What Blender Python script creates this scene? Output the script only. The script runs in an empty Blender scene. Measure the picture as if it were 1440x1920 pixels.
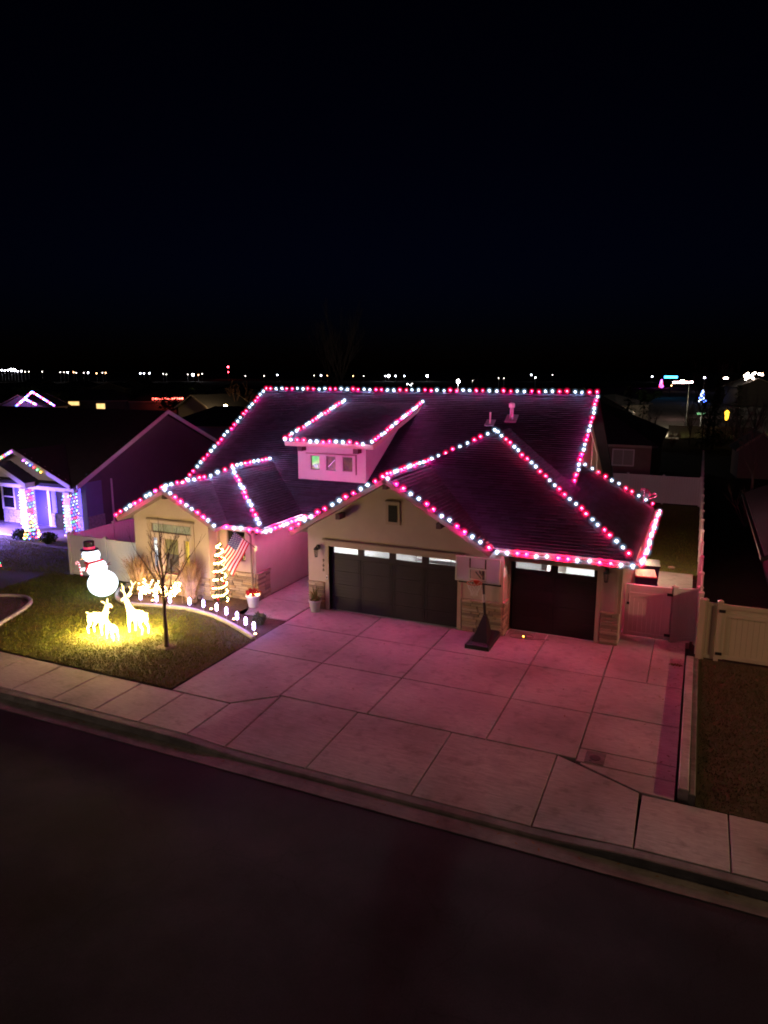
import bpy, bmesh, math, random
from mathutils import Vector, Matrix
random.seed(7)
R = math.radians
SC = bpy.context.scene
COL = SC.collection

# ------------------------------------------------------------------ camera
CAM_POS = Vector((11.858, -21.886, 8.590))
PITCH, YAW, FPX = 0.1970575, 0.4184447, 1326.04
cd = bpy.data.cameras.new('camera'); cam = bpy.data.objects.new('camera', cd); COL.objects.link(cam)
cam.location = CAM_POS
cam.rotation_euler = (math.pi / 2 - PITCH, 0, YAW)
cd.sensor_fit = 'HORIZONTAL'; cd.sensor_width = 36; cd.lens = 36 * FPX / 1440
cd.clip_start = 0.1; cd.clip_end = 6000
SC.camera = cam
SC.render.resolution_x, SC.render.resolution_y = 768, 1024

# ------------------------------------------------------------------ sky (night)
w = bpy.data.worlds.new('World'); SC.world = w; w.use_nodes = True
wn = w.node_tree.nodes; wl = w.node_tree.links
bg = wn['Background']
sky = wn.new('ShaderNodeTexSky'); sky.sky_type = 'NISHITA'; sky.sun_disc = False
sky.sun_elevation = R(-4.8); sky.sun_rotation = R(336); sky.altitude = 0
sky.air_density = 1.0; sky.dust_density = 1.0; sky.ozone_density = 6.0
wl.new(sky.outputs[0], bg.inputs[0]); bg.inputs[1].default_value = 0.05

# moonlight: the one sun lamp, nearly nothing
sd = bpy.data.lights.new('moon', 'SUN'); sd.energy = 0.010; sd.angle = R(0.5); sd.color = (0.75, 0.82, 1.0)
so = bpy.data.objects.new('moon', sd); COL.objects.link(so); so.rotation_euler = (R(48), 0, R(-20))

# ------------------------------------------------------------------ exposure / render
SC.view_settings.view_transform = 'Standard'; SC.view_settings.look = 'None'
SC.view_settings.exposure = 0.0; SC.view_settings.gamma = 1.0
SC.render.engine = 'CYCLES'
cy = SC.cycles
cy.use_denoising = True
try: cy.denoiser = 'OPENIMAGEDENOISE'
except Exception: pass
cy.use_light_tree = True
cy.max_bounces = 4; cy.diffuse_bounces = 2; cy.glossy_bounces = 2; cy.transmission_bounces = 4; cy.transparent_max_bounces = 8
cy.sample_clamp_indirect = 4.0
cy.caustics_reflective = False; cy.caustics_refractive = False
cy.filter_width = 1.9

# ================================================================== helpers
def ray(u, v):
    cp, sp, cyw, syw = math.cos(PITCH), math.sin(PITCH), math.cos(YAW), math.sin(YAW)
    fw = Vector((-syw, cyw, 0)); rt = Vector((cyw, syw, 0)); up = Vector((0, 0, 1))
    F = fw * cp - up * sp; U = fw * sp + up * cp
    return F + rt * ((u - 720) / FPX) - U * ((v - 960) / FPX)
def far(u, v, d):            # a point d metres away over the ground in the direction photographed
    r = ray(u, v); r = r / math.hypot(r.x, r.y); return CAM_POS + r * d
def on_ground(u, v, z=0.0):
    r = ray(u, v); t = (z - CAM_POS.z) / r.z; return CAM_POS + r * t
def on_y(u, v, y):
    r = ray(u, v); t = (y - CAM_POS.y) / r.y; return CAM_POS + r * t

MATS = {}
def mat(name, col, rough=0.8, var=0.0, scale=6.0, bump=0.0, bscale=40.0, col2=None, spec=0.3, metal=0.0, island=0.0, mask=(0.35, 0.7), stretch=None):
    """Principled surface with two-scale noise colour, optional bump and random tone per loose piece."""
    if name in MATS: return MATS[name]
    m = bpy.data.materials.new(name); m.use_nodes = True
    n, l = m.node_tree.nodes, m.node_tree.links
    b = n['Principled BSDF']
    b.inputs['Base Color'].default_value = (*col, 1); b.inputs['Roughness'].default_value = rough
    b.inputs['Specular IOR Level'].default_value = spec; b.inputs['Metallic'].default_value = metal
    tc = n.new('ShaderNodeTexCoord'); vec = tc.outputs['Object']
    if stretch:
        mp = n.new('ShaderNodeMapping'); mp.inputs['Scale'].default_value = stretch
        l.new(vec, mp.inputs[0]); vec = mp.outputs[0]
    cur = None
    if var > 0 or col2:
        c2 = col2 or tuple(c * (1 - var) for c in col)
        t1 = n.new('ShaderNodeTexNoise'); t1.inputs['Scale'].default_value = scale; t1.inputs['Detail'].default_value = 8; t1.inputs['Roughness'].default_value = 0.65
        l.new(vec, t1.inputs[0])
        mr = n.new('ShaderNodeMapRange'); mr.inputs[1].default_value = mask[0]; mr.inputs[2].default_value = mask[1]
        l.new(t1.outputs[0], mr.inputs[0])
        mx = n.new('ShaderNodeMix'); mx.data_type = 'RGBA'
        mx.inputs[6].default_value = (*col, 1); mx.inputs[7].default_value = (*c2, 1)
        l.new(mr.outputs[0], mx.inputs[0]); cur = mx.outputs[2]
    if island > 0:
        g = n.new('ShaderNodeNewGeometry')
        mr2 = n.new('ShaderNodeMapRange'); mr2.inputs[3].default_value = 1 - island; mr2.inputs[4].default_value = 1 + island
        l.new(g.outputs['Random Per Island'], mr2.inputs[0])
        hs = n.new('ShaderNodeHueSaturation'); hs.inputs['Color'].default_value = (*col, 1)
        if cur: l.new(cur, hs.inputs['Color'])
        l.new(mr2.outputs[0], hs.inputs['Value']); cur = hs.outputs[0]
    if cur: l.new(cur, b.inputs['Base Color'])
    if bump > 0:
        t2 = n.new('ShaderNodeTexNoise'); t2.inputs['Scale'].default_value = bscale; t2.inputs['Detail'].default_value = 6
        l.new(vec, t2.inputs[0])
        bp = n.new('ShaderNodeBump'); bp.inputs['Strength'].default_value = bump; bp.inputs['Distance'].default_value = 0.02
        l.new(t2.outputs[0], bp.inputs['Height']); l.new(bp.outputs[0], b.inputs['Normal'])
    MATS[name] = m; return m
def glow(name, col, s, base=(0.6, 0.6, 0.6)):
    if name in MATS: return MATS[name]
    m = bpy.data.materials.new(name); m.use_nodes = True
    b = m.node_tree.nodes['Principled BSDF']
    b.inputs['Base Color'].default_value = (*base, 1); b.inputs['Roughness'].default_value = 0.4
    b.inputs['Emission Color'].default_value = (*col, 1); b.inputs['Emission Strength'].default_value = s
    m.cycles.emission_sampling = 'FRONT'
    MATS[name] = m; return m
def glass(name, tint=(0.9, 0.93, 0.95), refl=0.12):
    if name in MATS: return MATS[name]
    m = bpy.data.materials.new(name); m.use_nodes = True
    n, l = m.node_tree.nodes, m.node_tree.links; n.clear()
    o = n.new('ShaderNodeOutputMaterial'); t = n.new('ShaderNodeBsdfTransparent'); g = n.new('ShaderNodeBsdfGlossy'); x = n.new('ShaderNodeMixShader')
    t.inputs[0].default_value = (*tint, 1); g.inputs['Roughness'].default_value = 0.03; x.inputs[0].default_value = refl
    l.new(t.outputs[0], x.inputs[1]); l.new(g.outputs[0], x.inputs[2]); l.new(x.outputs[0], o.inputs[0])
    MATS[name] = m; return m

class MB:
    """collects shapes, builds ONE mesh object"""
    def __init__(s): s.v = []; s.f = []; s.mi = []; s.cur = 0
    def add(s, vs, fs):
        o = len(s.v); s.v += [tuple(p) for p in vs]
        for f in fs: s.f.append(tuple(i + o for i in f)); s.mi.append(s.cur)
        return s
    def box(s, x0, x1, y0, y1, z0, z1):
        return s.add([(x0,y0,z0),(x1,y0,z0),(x1,y1,z0),(x0,y1,z0),(x0,y0,z1),(x1,y0,z1),(x1,y1,z1),(x0,y1,z1)],
                     [(0,3,2,1),(4,5,6,7),(0,1,5,4),(1,2,6,5),(2,3,7,6),(3,0,4,7)])
    def bbox(s, x0, x1, y0, y1, z0, z1, b=0.01):      # box with chamfered top edge
        return s.add([(x0,y0,z0),(x1,y0,z0),(x1,y1,z0),(x0,y1,z0),(x0,y0,z1-b),(x1,y0,z1-b),(x1,y1,z1-b),(x0,y1,z1-b),
                      (x0+b,y0+b,z1),(x1-b,y0+b,z1),(x1-b,y1-b,z1),(x0+b,y1-b,z1)],
                     [(0,3,2,1),(0,1,5,4),(1,2,6,5),(2,3,7,6),(3,0,4,7),(4,5,9,8),(5,6,10,9),(6,7,11,10),(7,4,8,11),(8,9,10,11)])
    def prism(s, poly, d):                             # polygon (3-D points) extruded by vector d
        n = len(poly); d = Vector(d); a = [Vector(p) for p in poly]; b = [p + d for p in a]
        nr = Vector((0,0,0))
        for i in range(n): nr += a[i].cross(a[(i+1) % n])
        if nr.dot(d) > 0: a.reverse(); b.reverse()
        return s.add(a + b, [tuple(range(n)), tuple(range(2*n-1, n-1, -1))] + [(i, i+n, (i+1) % n + n, (i+1) % n) for i in range(n)])
    def tube(s, pts, r, n=6, cap=True):
        pts = [Vector(p) for p in pts]; rs = r if isinstance(r, (list, tuple)) else [r] * len(pts)
        vs = []; fs = []; prev = None
        for i, p in enumerate(pts):
            t = (pts[min(i+1, len(pts)-1)] - pts[max(i-1, 0)])
            t = t.normalized() if t.length > 1e-9 else Vector((0,0,1))
            if prev is None:
                a = t.orthogonal().normalized()
            else:
                a = prev - t * prev.dot(t); a = a.normalized() if a.length > 1e-6 else t.orthogonal().normalized()
            prev = a; b = t.cross(a)
            for k in range(n):
                q = 2 * math.pi * k / n; vs.append(p + (a * math.cos(q) + b * math.sin(q)) * rs[i])
        for i in range(len(pts) - 1):
            for k in range(n):
                k2 = (k + 1) % n; fs.append((i*n+k, i*n+k2, (i+1)*n+k2, (i+1)*n+k))
        if cap: fs.append(tuple(range(n-1, -1, -1))); fs.append(tuple(range((len(pts)-1)*n, len(pts)*n)))
        return s.add(vs, fs)
    def lathe(s, c, prof, n=16):                       # prof: (radius, z) from bottom to top
        c = Vector(c); vs = []; fs = []
        for (r, z) in prof:
            for k in range(n):
                q = 2 * math.pi * k / n; vs.append(c + Vector((r * math.cos(q), r * math.sin(q), z)))
        for i in range(len(prof) - 1):
            for k in range(n):
                k2 = (k + 1) % n; fs.append((i*n+k, i*n+k2, (i+1)*n+k2, (i+1)*n+k))
        fs.append(tuple(range(n-1, -1, -1))); fs.append(tuple(range((len(prof)-1)*n, len(prof)*n)))
        return s.add(vs, fs)
    def ball(s, c, r, n=12, m=8, sq=(1,1,1)):
        prof = []
        c = Vector(c); vs = []; fs = []
        for i in range(1, m):
            a = math.pi * i / m - math.pi / 2
            for k in range(n):
                q = 2 * math.pi * k / n
                vs.append(c + Vector((r*sq[0]*math.cos(a)*math.cos(q), r*sq[1]*math.cos(a)*math.sin(q), r*sq[2]*math.sin(a))))
        for i in range(m - 2):
            for k in range(n):
                k2 = (k+1) % n; fs.append((i*n+k, i*n+k2, (i+1)*n+k2, (i+1)*n+k))
        b = len(vs); vs.append(c - Vector((0,0,r*sq[2]))); vs.append(c + Vector((0,0,r*sq[2])))
        for k in range(n):
            fs.append((b, (k+1) % n, k)); fs.append((b+1, (m-2)*n+k, (m-2)*n+(k+1) % n))
        return s.add(vs, fs)
    def quad(s, a, b, c, d): return s.add([a, b, c, d], [(0,1,2,3)])
    def holes(s, a0, a1, z0, z1, hs, put):             # wall rectangle minus rectangular holes, put(a0,a1,z0,z1) adds a cell
        xs = sorted({a0, a1, *[h[0] for h in hs], *[h[1] for h in hs]}); zs = sorted({z0, z1, *[h[2] for h in hs], *[h[3] for h in hs]})
        for zi in range(len(zs)-1):
            run = None
            for xi in range(len(xs)-1):
                cx, cz = (xs[xi]+xs[xi+1])/2, (zs[zi]+zs[zi+1])/2
                inside = any(h[0] < cx < h[1] and h[2] < cz < h[3] for h in hs)
                if inside:
                    if run is not None: put(run, xs[xi], zs[zi], zs[zi+1]); run = None
                elif run is None: run = xs[xi]
            if run is not None: put(run, a1, zs[zi], zs[zi+1])
        return s
    def mesh(s, name, mats):
        me = bpy.data.meshes.new(name); me.from_pydata(s.v, [], s.f)
        for m in (mats if isinstance(mats, (list, tuple)) else [mats]): me.materials.append(m)
        if any(s.mi): me.polygons.foreach_set('material_index', s.mi)
        me.update(); return me
    def build(s, name, mats, parent=None, smooth=False):
        me = s.mesh(name, mats)
        if smooth: me.polygons.foreach_set('use_smooth', [True] * len(me.polygons))
        return put(name, me, parent)
def put(name, me, parent=None, loc=None):
    o = bpy.data.objects.new(name, me); COL.objects.link(o)
    if parent: o.parent = parent
    if loc is not None: o.location = loc
    return o
def tag(o, label=None, cat=None, group=None, kind=None):
    if label: o['label'] = label
    if cat: o['category'] = cat
    if group: o['group'] = group
    if kind: o['kind'] = kind
    return o
def thing(name, label, cat, loc=(0,0,0), group=None):
    o = bpy.data.objects.new(name, None); COL.objects.link(o); o.location = loc; o.empty_display_size = 0.2
    return tag(o, label, cat, group)
def struct(name, mb, m, parent=None):
    o = mb.build(name, m, parent)
    if not parent: o['kind'] = 'structure'
    return o
def lamp(name, parent, loc, watts, col, radius=0.05, spot=None, blend=0.15):
    d = bpy.data.lights.new(name, 'SPOT' if spot else 'POINT'); d.energy = watts; d.color = col; d.shadow_soft_size = radius
    if spot: d.spot_size = R(spot); d.spot_blend = blend
    o = bpy.data.objects.new(name, d); COL.objects.link(o); o.parent = parent; o.location = loc
    return o

# ---- palettes
STUCCO = mat('stucco', (0.46, 0.38, 0.325), 0.9, 0.12, 1.2, 0.25, 70)
TRIM = mat('trim_paint', (0.40, 0.32, 0.25), 0.7, 0.1, 3)
FASCIA = mat('fascia_paint', (0.20, 0.15, 0.12), 0.6, 0.15, 3)
STONEM = mat('ledge_stone', (0.42, 0.34, 0.25), 0.9, 0, 9, 0.5, 30, col2=(0.24, 0.19, 0.14))
SHINGLE = mat('roof_shingle', (0.020, 0.025, 0.038), 0.92, 0.35, 1.5, 0.4, 120, island=0.35)
DOORM = mat('garage_door_paint', (0.020, 0.016, 0.020), 0.6, 0.2, 2, 0.05, 30)
VINYL = mat('white_vinyl', (0.62, 0.60, 0.58), 0.45, 0.08, 1.0)
TANVINYL = mat('tan_vinyl', (0.52, 0.43, 0.33), 0.5, 0.1, 1.0)
CONC = mat('concrete', (0.40, 0.37, 0.35), 0.85, 0, 0.9, 0.12, 90, col2=(0.29, 0.265, 0.25), mask=(0.40, 0.66))
CONC2 = mat('kerb_concrete', (0.19, 0.175, 0.165), 0.88, 0, 1.6, 0.15, 60, col2=(0.10, 0.092, 0.088))
def road_mat():
    m = mat('asphalt', (0.027, 0.022, 0.031), 0.88, 0, 0.30, 0.0, 160, col2=(0.012, 0.010, 0.014), spec=0.12, mask=(0.38, 0.62))
    n, l = m.node_tree.nodes, m.node_tree.links; b = n['Principled BSDF']; tc = n.new('ShaderNodeTexCoord'); src = b.inputs['Base Color'].links[0].from_socket
    ag = n.new('ShaderNodeTexNoise'); ag.inputs['Scale'].default_value = 55; ag.inputs['Detail'].default_value = 5; ag.inputs['Roughness'].default_value = 0.8; l.new(tc.outputs['Object'], ag.inputs[0])
    ar = n.new('ShaderNodeMapRange'); ar.inputs[1].default_value = 0.3; ar.inputs[2].default_value = 0.72; ar.inputs[3].default_value = 0.55; ar.inputs[4].default_value = 1.55; l.new(ag.outputs[0], ar.inputs[0])
    # wheel tracks polished lighter, running along the street
    sx = n.new('ShaderNodeSeparateXYZ'); l.new(tc.outputs['Object'], sx.inputs[0])
    wv = n.new('ShaderNodeMath'); wv.operation = 'SINE'; mu = n.new('ShaderNodeMath'); mu.operation = 'MULTIPLY'; mu.inputs[1].default_value = 3.5; l.new(sx.outputs[1], mu.inputs[0]); l.new(mu.outputs[0], wv.inputs[0])
    wr = n.new('ShaderNodeMapRange'); wr.inputs[1].default_value = -1; wr.inputs[2].default_value = 1; wr.inputs[3].default_value = 0.9; wr.inputs[4].default_value = 1.12; l.new(wv.outputs[0], wr.inputs[0])
    # cracks
    nz = n.new('ShaderNodeTexNoise'); nz.inputs['Scale'].default_value = 1.3; nz.inputs['Detail'].default_value = 5; l.new(tc.outputs['Object'], nz.inputs[0])
    mv = n.new('ShaderNodeVectorMath'); mv.operation = 'MULTIPLY_ADD'; mv.inputs[1].default_value = (0.9,0.9,0.9); l.new(nz.outputs['Color'], mv.inputs[0]); l.new(tc.outputs['Object'], mv.inputs[2])
    vr = n.new('ShaderNodeTexVoronoi'); vr.feature = 'DISTANCE_TO_EDGE'; vr.inputs['Scale'].default_value = 0.22; l.new(mv.outputs[0], vr.inputs[0])
    cr = n.new('ShaderNodeMapRange'); cr.inputs[1].default_value = 0.001; cr.inputs[2].default_value = 0.0045; cr.inputs[3].default_value = 0.72; cr.inputs[4].default_value = 1.0; l.new(vr.outputs['Distance'], cr.inputs[0])
    m1 = n.new('ShaderNodeMath'); m1.operation = 'MULTIPLY'; l.new(ar.outputs[0], m1.inputs[0]); l.new(wr.outputs[0], m1.inputs[1])
    m2 = n.new('ShaderNodeMath'); m2.operation = 'MULTIPLY'; l.new(m1.outputs[0], m2.inputs[0]); l.new(cr.outputs[0], m2.inputs[1])
    hs = n.new('ShaderNodeHueSaturation'); l.new(src, hs.inputs['Color']); l.new(m2.outputs[0], hs.inputs['Value']); l.new(hs.outputs[0], b.inputs['Base Color'])
    bp = n.new('ShaderNodeBump'); bp.inputs['Strength'].default_value = 0.7; bp.inputs['Distance'].default_value = 0.01; l.new(ag.outputs[0], bp.inputs['Height']); l.new(bp.outputs[0], b.inputs['Normal'])
    return m
ASPH = road_mat()
def stained(m, spot=0.42, fine=0.22):
    """adds broom texture, blotches and dark drips to a concrete"""
    n, l = m.node_tree.nodes, m.node_tree.links; b = n['Principled BSDF']; tc = n.new('ShaderNodeTexCoord'); gm = n.new('ShaderNodeNewGeometry'); src = b.inputs['Base Color'].links[0].from_socket
    def nz(scale, det, lo, hi, a, c, st=None):
        v = gm.outputs['Position']
        if st: mp = n.new('ShaderNodeMapping'); mp.inputs['Scale'].default_value = st; l.new(v, mp.inputs[0]); v = mp.outputs[0]
        t = n.new('ShaderNodeTexNoise'); t.inputs['Scale'].default_value = scale; t.inputs['Detail'].default_value = det; t.inputs['Roughness'].default_value = 0.62; l.new(v, t.inputs[0])
        r = n.new('ShaderNodeMapRange'); r.inputs[1].default_value = lo; r.inputs[2].default_value = hi; r.inputs[3].default_value = a; r.inputs[4].default_value = c; l.new(t.outputs[0], r.inputs[0]); return r.outputs[0]
    fs = [nz(0.45, 4, 0.36, 0.62, 1-spot, 1.12), nz(2.6, 6, 0.30, 0.46, 0.72, 1.0), nz(9, 3, 0.25, 0.75, 1-fine, 1+fine, (0.35, 3.0, 1.0)), nz(17, 2, 0.22, 0.30, 0.55, 1.0)]
    cur = fs[0]
    for f in fs[1:]:
        k = n.new('ShaderNodeMath'); k.operation = 'MULTIPLY'; l.new(cur, k.inputs[0]); l.new(f, k.inputs[1]); cur = k.outputs[0]
    hs = n.new('ShaderNodeHueSaturation'); l.new(src, hs.inputs['Color']); l.new(cur, hs.inputs['Value']); l.new(hs.outputs[0], b.inputs['Base Color'])
stained(CONC); stained(CONC2, 0.3)
SOIL = mat('soil', (0.045, 0.036, 0.026), 0.95, 0.4, 3, 0.6, 30)
BARK = mat('bark_mulch', (0.10, 0.065, 0.04), 0.95, 0.5, 14, 0.9, 50)
GRAVEL = mat('gravel_bed', (0.16, 0.14, 0.125), 0.95, 0.5, 20, 0.9, 60)
TURF = mat('turf', (0.065, 0.085, 0.010), 0.95, 0, 2.2, 0.8, 60, col2=(0.085, 0.070, 0.028))
BLADE = mat('grass_blade', (0.115, 0.160, 0.012), 0.8, 0, 1.6, col2=(0.16, 0.130, 0.026), island=0.35)
DRYTURF = mat('dry_turf', (0.070, 0.060, 0.028), 0.95, 0, 1.4, 0.8, 60, col2=(0.055, 0.045, 0.022))
DRYBLADE = mat('dry_blade', (0.10, 0.085, 0.035), 0.85, 0, 1.2, col2=(0.08, 0.07, 0.03), island=0.3)
BLACK = mat('black_plastic', (0.018, 0.018, 0.02), 0.45, 0.2, 4)
METAL = mat('galvanised', (0.45, 0.45, 0.46), 0.4, 0.15, 4, metal=0.8)
WHITEP = mat('white_paint', (0.75, 0.74, 0.72), 0.5, 0.06, 2)
WOOD = mat('tree_bark', (0.115, 0.080, 0.060), 0.9, 0.4, 18, 0.6, 60)
DARKW = mat('far_wall', (0.16, 0.13, 0.11), 0.9, 0.2, 1)
FARROOF = mat('far_roof', (0.035, 0.033, 0.036), 0.95, 0.3, 2)
LEAF = mat('evergreen', (0.030, 0.055, 0.022), 0.8, 0, 8, island=0.4, col2=(0.018, 0.035, 0.014))
DRYG = mat('dry_ornamental_grass', (0.50, 0.34, 0.16), 0.8, 0, 6, island=0.35, col2=(0.20, 0.13, 0.06))
CABLE = mat('dark_cable', (0.03, 0.03, 0.03), 0.6)
GLASSM = glass('window_glass'); DARKGLASS = mat('dark_glass', (0.012, 0.012, 0.016), 0.08, spec=0.6)

# ---- lights' colours (linear)
WBULB = glow('white_bulb_core', (0.80, 0.93, 1.0), 16.0)
RBULB = glow('red_bulb_core', (1.0, 0.20, 0.38), 6.5)
for m_ in (WBULB, RBULB): m_.cycles.emission_sampling = 'NONE'
BULB_LIGHT = {}
def diode(red, power, pure, cool):          # one light datablock per colour and brightness, shared by its bulbs
    key = (red, power, pure, cool)
    if key not in BULB_LIGHT:
        d_ = bpy.data.lights.new('red_diode' if red else 'white_diode', 'POINT'); d_.shadow_soft_size = 0.045
        d_.energy = (90.0 if red else (6.0 if pure else 17.0 * cool)) * power
        d_.color = ((1.0, 0.006, 0.09) if pure else (1.0, 0.005, 0.26)) if red else (0.45, 0.55, 1.0)
        BULB_LIGHT[key] = d_
    return BULB_LIGHT[key]
def halo_shell(name, col, s):           # see-through emissive shell added round each bulb to imitate its bloom
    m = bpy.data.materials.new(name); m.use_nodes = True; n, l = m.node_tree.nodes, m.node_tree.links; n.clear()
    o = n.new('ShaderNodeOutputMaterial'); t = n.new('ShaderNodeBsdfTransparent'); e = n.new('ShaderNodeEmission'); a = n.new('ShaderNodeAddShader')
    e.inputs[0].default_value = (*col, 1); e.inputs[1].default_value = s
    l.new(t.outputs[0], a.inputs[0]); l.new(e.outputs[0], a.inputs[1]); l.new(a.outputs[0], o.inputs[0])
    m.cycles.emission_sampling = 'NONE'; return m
WHALO = halo_shell('white_inner_halo', (0.42, 0.68, 1.0), 0.30)
WHALO2 = halo_shell('white_outer_halo', (0.40, 0.66, 1.0), 0.055); RHALO2 = halo_shell('red_outer_halo', (1.0, 0.002, 0.09), 0.11)
RHALO = halo_shell('red_inner_halo', (1.0, 0.002, 0.050), 0.62)
WARM = glow('warm_bulb_glass', (1.0, 0.62, 0.20), 40.0)

# ================================================================== the setting
g = MB(); g.add([(-2500,-600,-0.20),(2500,-600,-0.20),(2500,4000,-0.20),(-2500,4000,-0.20)], [(0,1,2,3)])
struct('ground', g, SOIL)
g = MB(); g.add([(-90,-22.2,-0.155),(90,-22.2,-0.155),(90,-10.20,-0.155),(-90,-10.20,-0.155)], [(0,1,2,3)])
struct('street', g, ASPH)
# gutter pan and kerb: profile swept along x, kerb drops at the drive
g = MB(); g.box(-60, 60, -10.22, -9.79, -0.30, -0.14); struct('gutter', g, CONC2)
def kerb_top(x):
    def ss(a, b): t = max(0, min(1, (x-a)/(b-a))); return t*t*(3-2*t)
    return -0.004 - 0.095 * (ss(0.9, 2.9) - ss(9.6, 11.6))
xs = [-60, -30] + [-14 + 0.5 * i for i in range(70)] + [30, 60]
vs = []; fs = []
for x in xs:
    t = kerb_top(x)
    vs += [(x,-9.80,-0.30),(x,-9.80,-0.138),(x,-9.775,min(t-0.02,-0.1)),(x,-9.74,t-0.008),(x,-9.71,t),(x,-9.52,t),(x,-9.52,-0.30)]
for i in range(len(xs)-1):
    for k in range(6): fs.append((i*7+k, (i+1)*7+k, (i+1)*7+k+1, i*7+k+1))
g = MB(); g.add(vs, fs); struct('kerb', g, CONC2)

# sidewalk: slabs one by one
side = struct('sidewalk', MB().box(-60, 60, -9.51, -7.70, -0.40, -0.16), SOIL)
def slab(parent, pts, name='slab', z=0.0, gap=0.014, b=0.012, m=CONC, front_drop=None):
    """one concrete slab from a polygon (x, y[, z]); edges pulled in by gap, arrises chamfered"""
    P = [Vector((p[0], p[1], p[2] if len(p) > 2 else z)) for p in pts]; n = len(P)
    c = sum(P, Vector()) / n
    def inset(d):
        out = []
        for i in range(n):
            a, q, e = P[i-1], P[i], P[(i+1) % n]
            d1 = (q-a).to_2d().normalized(); d2 = (e-q).to_2d().normalized()
            n1 = Vector((-d1.y, d1.x)); n2 = Vector((-d2.y, d2.x)); k = n1 + n2
            k = k / max(0.3, k.dot(n1)); out.append(Vector((q.x + k.x*d, q.y + k.y*d, q.z)))
        return out
    area = sum(P[i].x*P[(i+1)%n].y - P[(i+1)%n].x*P[i].y for i in range(n))
    if area < 0: P.reverse()
    A = inset(gap); B = inset(gap + b)
    dz = random.uniform(-0.002, 0.002)
    vs = [(p.x, p.y, p.z - 0.2) for p in A] + [(p.x, p.y, p.z - b + dz) for p in A] + [(p.x, p.y, p.z + dz) for p in B]
    fs = [tuple(range(2*n, 3*n))]
    for i in range(n):
        j = (i+1) % n; fs.append((i, j, n+j, n+i)); fs.append((n+i, n+j, 2*n+j, 2*n+i))
    return MB().add(vs, fs).build(name, m, parent)
x = 1.12
while x > -22:
    slab(side, [(x-1.5,-9.50),(x,-9.50),(x,-7.74),(x-1.5,-7.74)]); x -= 1.5
x = 11.36
for wd in (1.62, 1.5, 1.5, 1.5, 1.5, 1.5, 1.5):
    slab(side, [(x,-9.50),(x+wd,-9.50),(x+wd,-7.66),(x,-7.66)]); x += wd
# driveway: apron, main field and right strip
drive = struct('driveway', MB().box(-0.85, 11.95, -9.40, 0.0, -0.40, -0.16), SOIL)
fd = lambda x: kerb_top(x)
ax = [1.12, 2.25, 4.42, 6.95, 9.48, 11.36]
slab(drive, [(1.12,-9.5,fd(1.12)),(2.25,-9.5,fd(2.25)),(2.12,-6.84),(1.12,-7.74)])
for i in (1,2,3):
    slab(drive, [(ax[i],-9.5,fd(ax[i])),(ax[i+1],-9.5,fd(ax[i+1])),(ax[i+1],-6.80),(max(ax[i],2.12) if i > 1 else 2.12,-6.82)])
slab(drive, [(9.48,-9.5,fd(9.48)),(11.36,-9.5,fd(11.36)),(11.32,-7.62),(9.48,-6.80)])
xs = [-0.82, 2.06, 4.66, 7.80, 9.90]; ys = [0.0, -2.05, -4.45, -6.80]
for i in range(4):
    for j in range(3):
        x0, x1 = xs[i], xs[i+1]; y1, y0 = ys[j], ys[j+1]
        if j == 0: y1 = -0.02 if i < 2 else (0.64 if i > 2 else -0.02)
        if i == 0 and j == 2:
            slab(drive, [(x0,-7.72),(1.12,-7.72),(2.06,-6.86),(x1,y1),(x0,y1)]); continue
        slab(drive, [(x0,y0),(x1,y0),(x1,y1),(x0,y1)])
slab(drive, [(6.50,-0.04),(7.80,-0.04),(7.80,0.64),(6.50,0.64)])
slab(drive, [(9.90,-2.0),(11.07,-2.0),(11.07,1.75),(9.90,1.75)], gap=0.010)
slab(drive, [(11.07,-2.0),(12.0,-2.0),(12.0,1.75),(11.07,1.75)], gap=0.006)
slab(drive, [(9.90,-4.36),(12.0,-4.36),(12.0,-2.0),(9.90,-2.0)])
slab(drive, [(9.90,-6.28),(12.0,-6.28),(12.0,-4.36),(9.90,-4.36)])
slab(drive, [(9.90,-6.90),(10.08,-6.90),(12.0,-6.90),(12.0,-6.28),(9.90,-6.28)])
slab(drive, [(10.0,-6.98),(11.32,-7.60),(12.0,-7.62),(12.0,-6.90),(10.0,-6.90)])
# front walk
walk = struct('front_walk', MB().box(-2.95, -0.86, -1.75, 5.5, -0.30, -0.03), SOIL)
slab(walk, [(-2.62,-1.72),(-0.86,-1.72),(-0.86,0.2),(-2.95,0.2),(-2.95,-0.9)]); slab(walk, [(-2.97,0.2),(-0.86,0.2),(-0.86,2.4),(-2.97,2.4)]); slab(walk, [(-2.97,2.4),(-0.86,2.4),(-0.86,5.4),(-2.97,5.4)])
# lawn and beds
LAWN = [(-0.90,-7.62),(-0.90,-3.75),(-1.6,-3.35),(-2.3,-2.95),(-3.5,-2.48),(-4.85,-2.28),(-5.9,-2.42),(-7.1,-2.66),(-8.2,-2.3),(-8.9,-1.2),(-9.0,-0.6),(-40,-0.6),(-40,-7.62)]
struct('lawn', MB().add([(x,y,-0.015) for x,y in LAWN], [tuple(range(len(LAWN)))]), TURF)
struct('planting_bed', MB().add([(-0.88,-3.7,-0.03),(-0.88,-1.7,-0.03),(-2.8,-0.9,-0.03),(-2.9,-0.3,-0.03),(-9.0,-0.3,-0.03),(-9.0,-2.8,-0.03),(-4.0,-2.9,-0.03)], [tuple(range(7))]), BARK)
struct('neighbour_lawn', MB().box(-60,-9.0,-0.6,5.0,-0.25,-0.018), TURF)
struct('side_yard', MB().box(7.3,12.25,10.2,27.4,-0.25,-0.03), TURF)
struct('patio_pad', MB().bbox(8.9,12.1,1.75,10.3,-0.25,-0.01), CONC)
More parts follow.
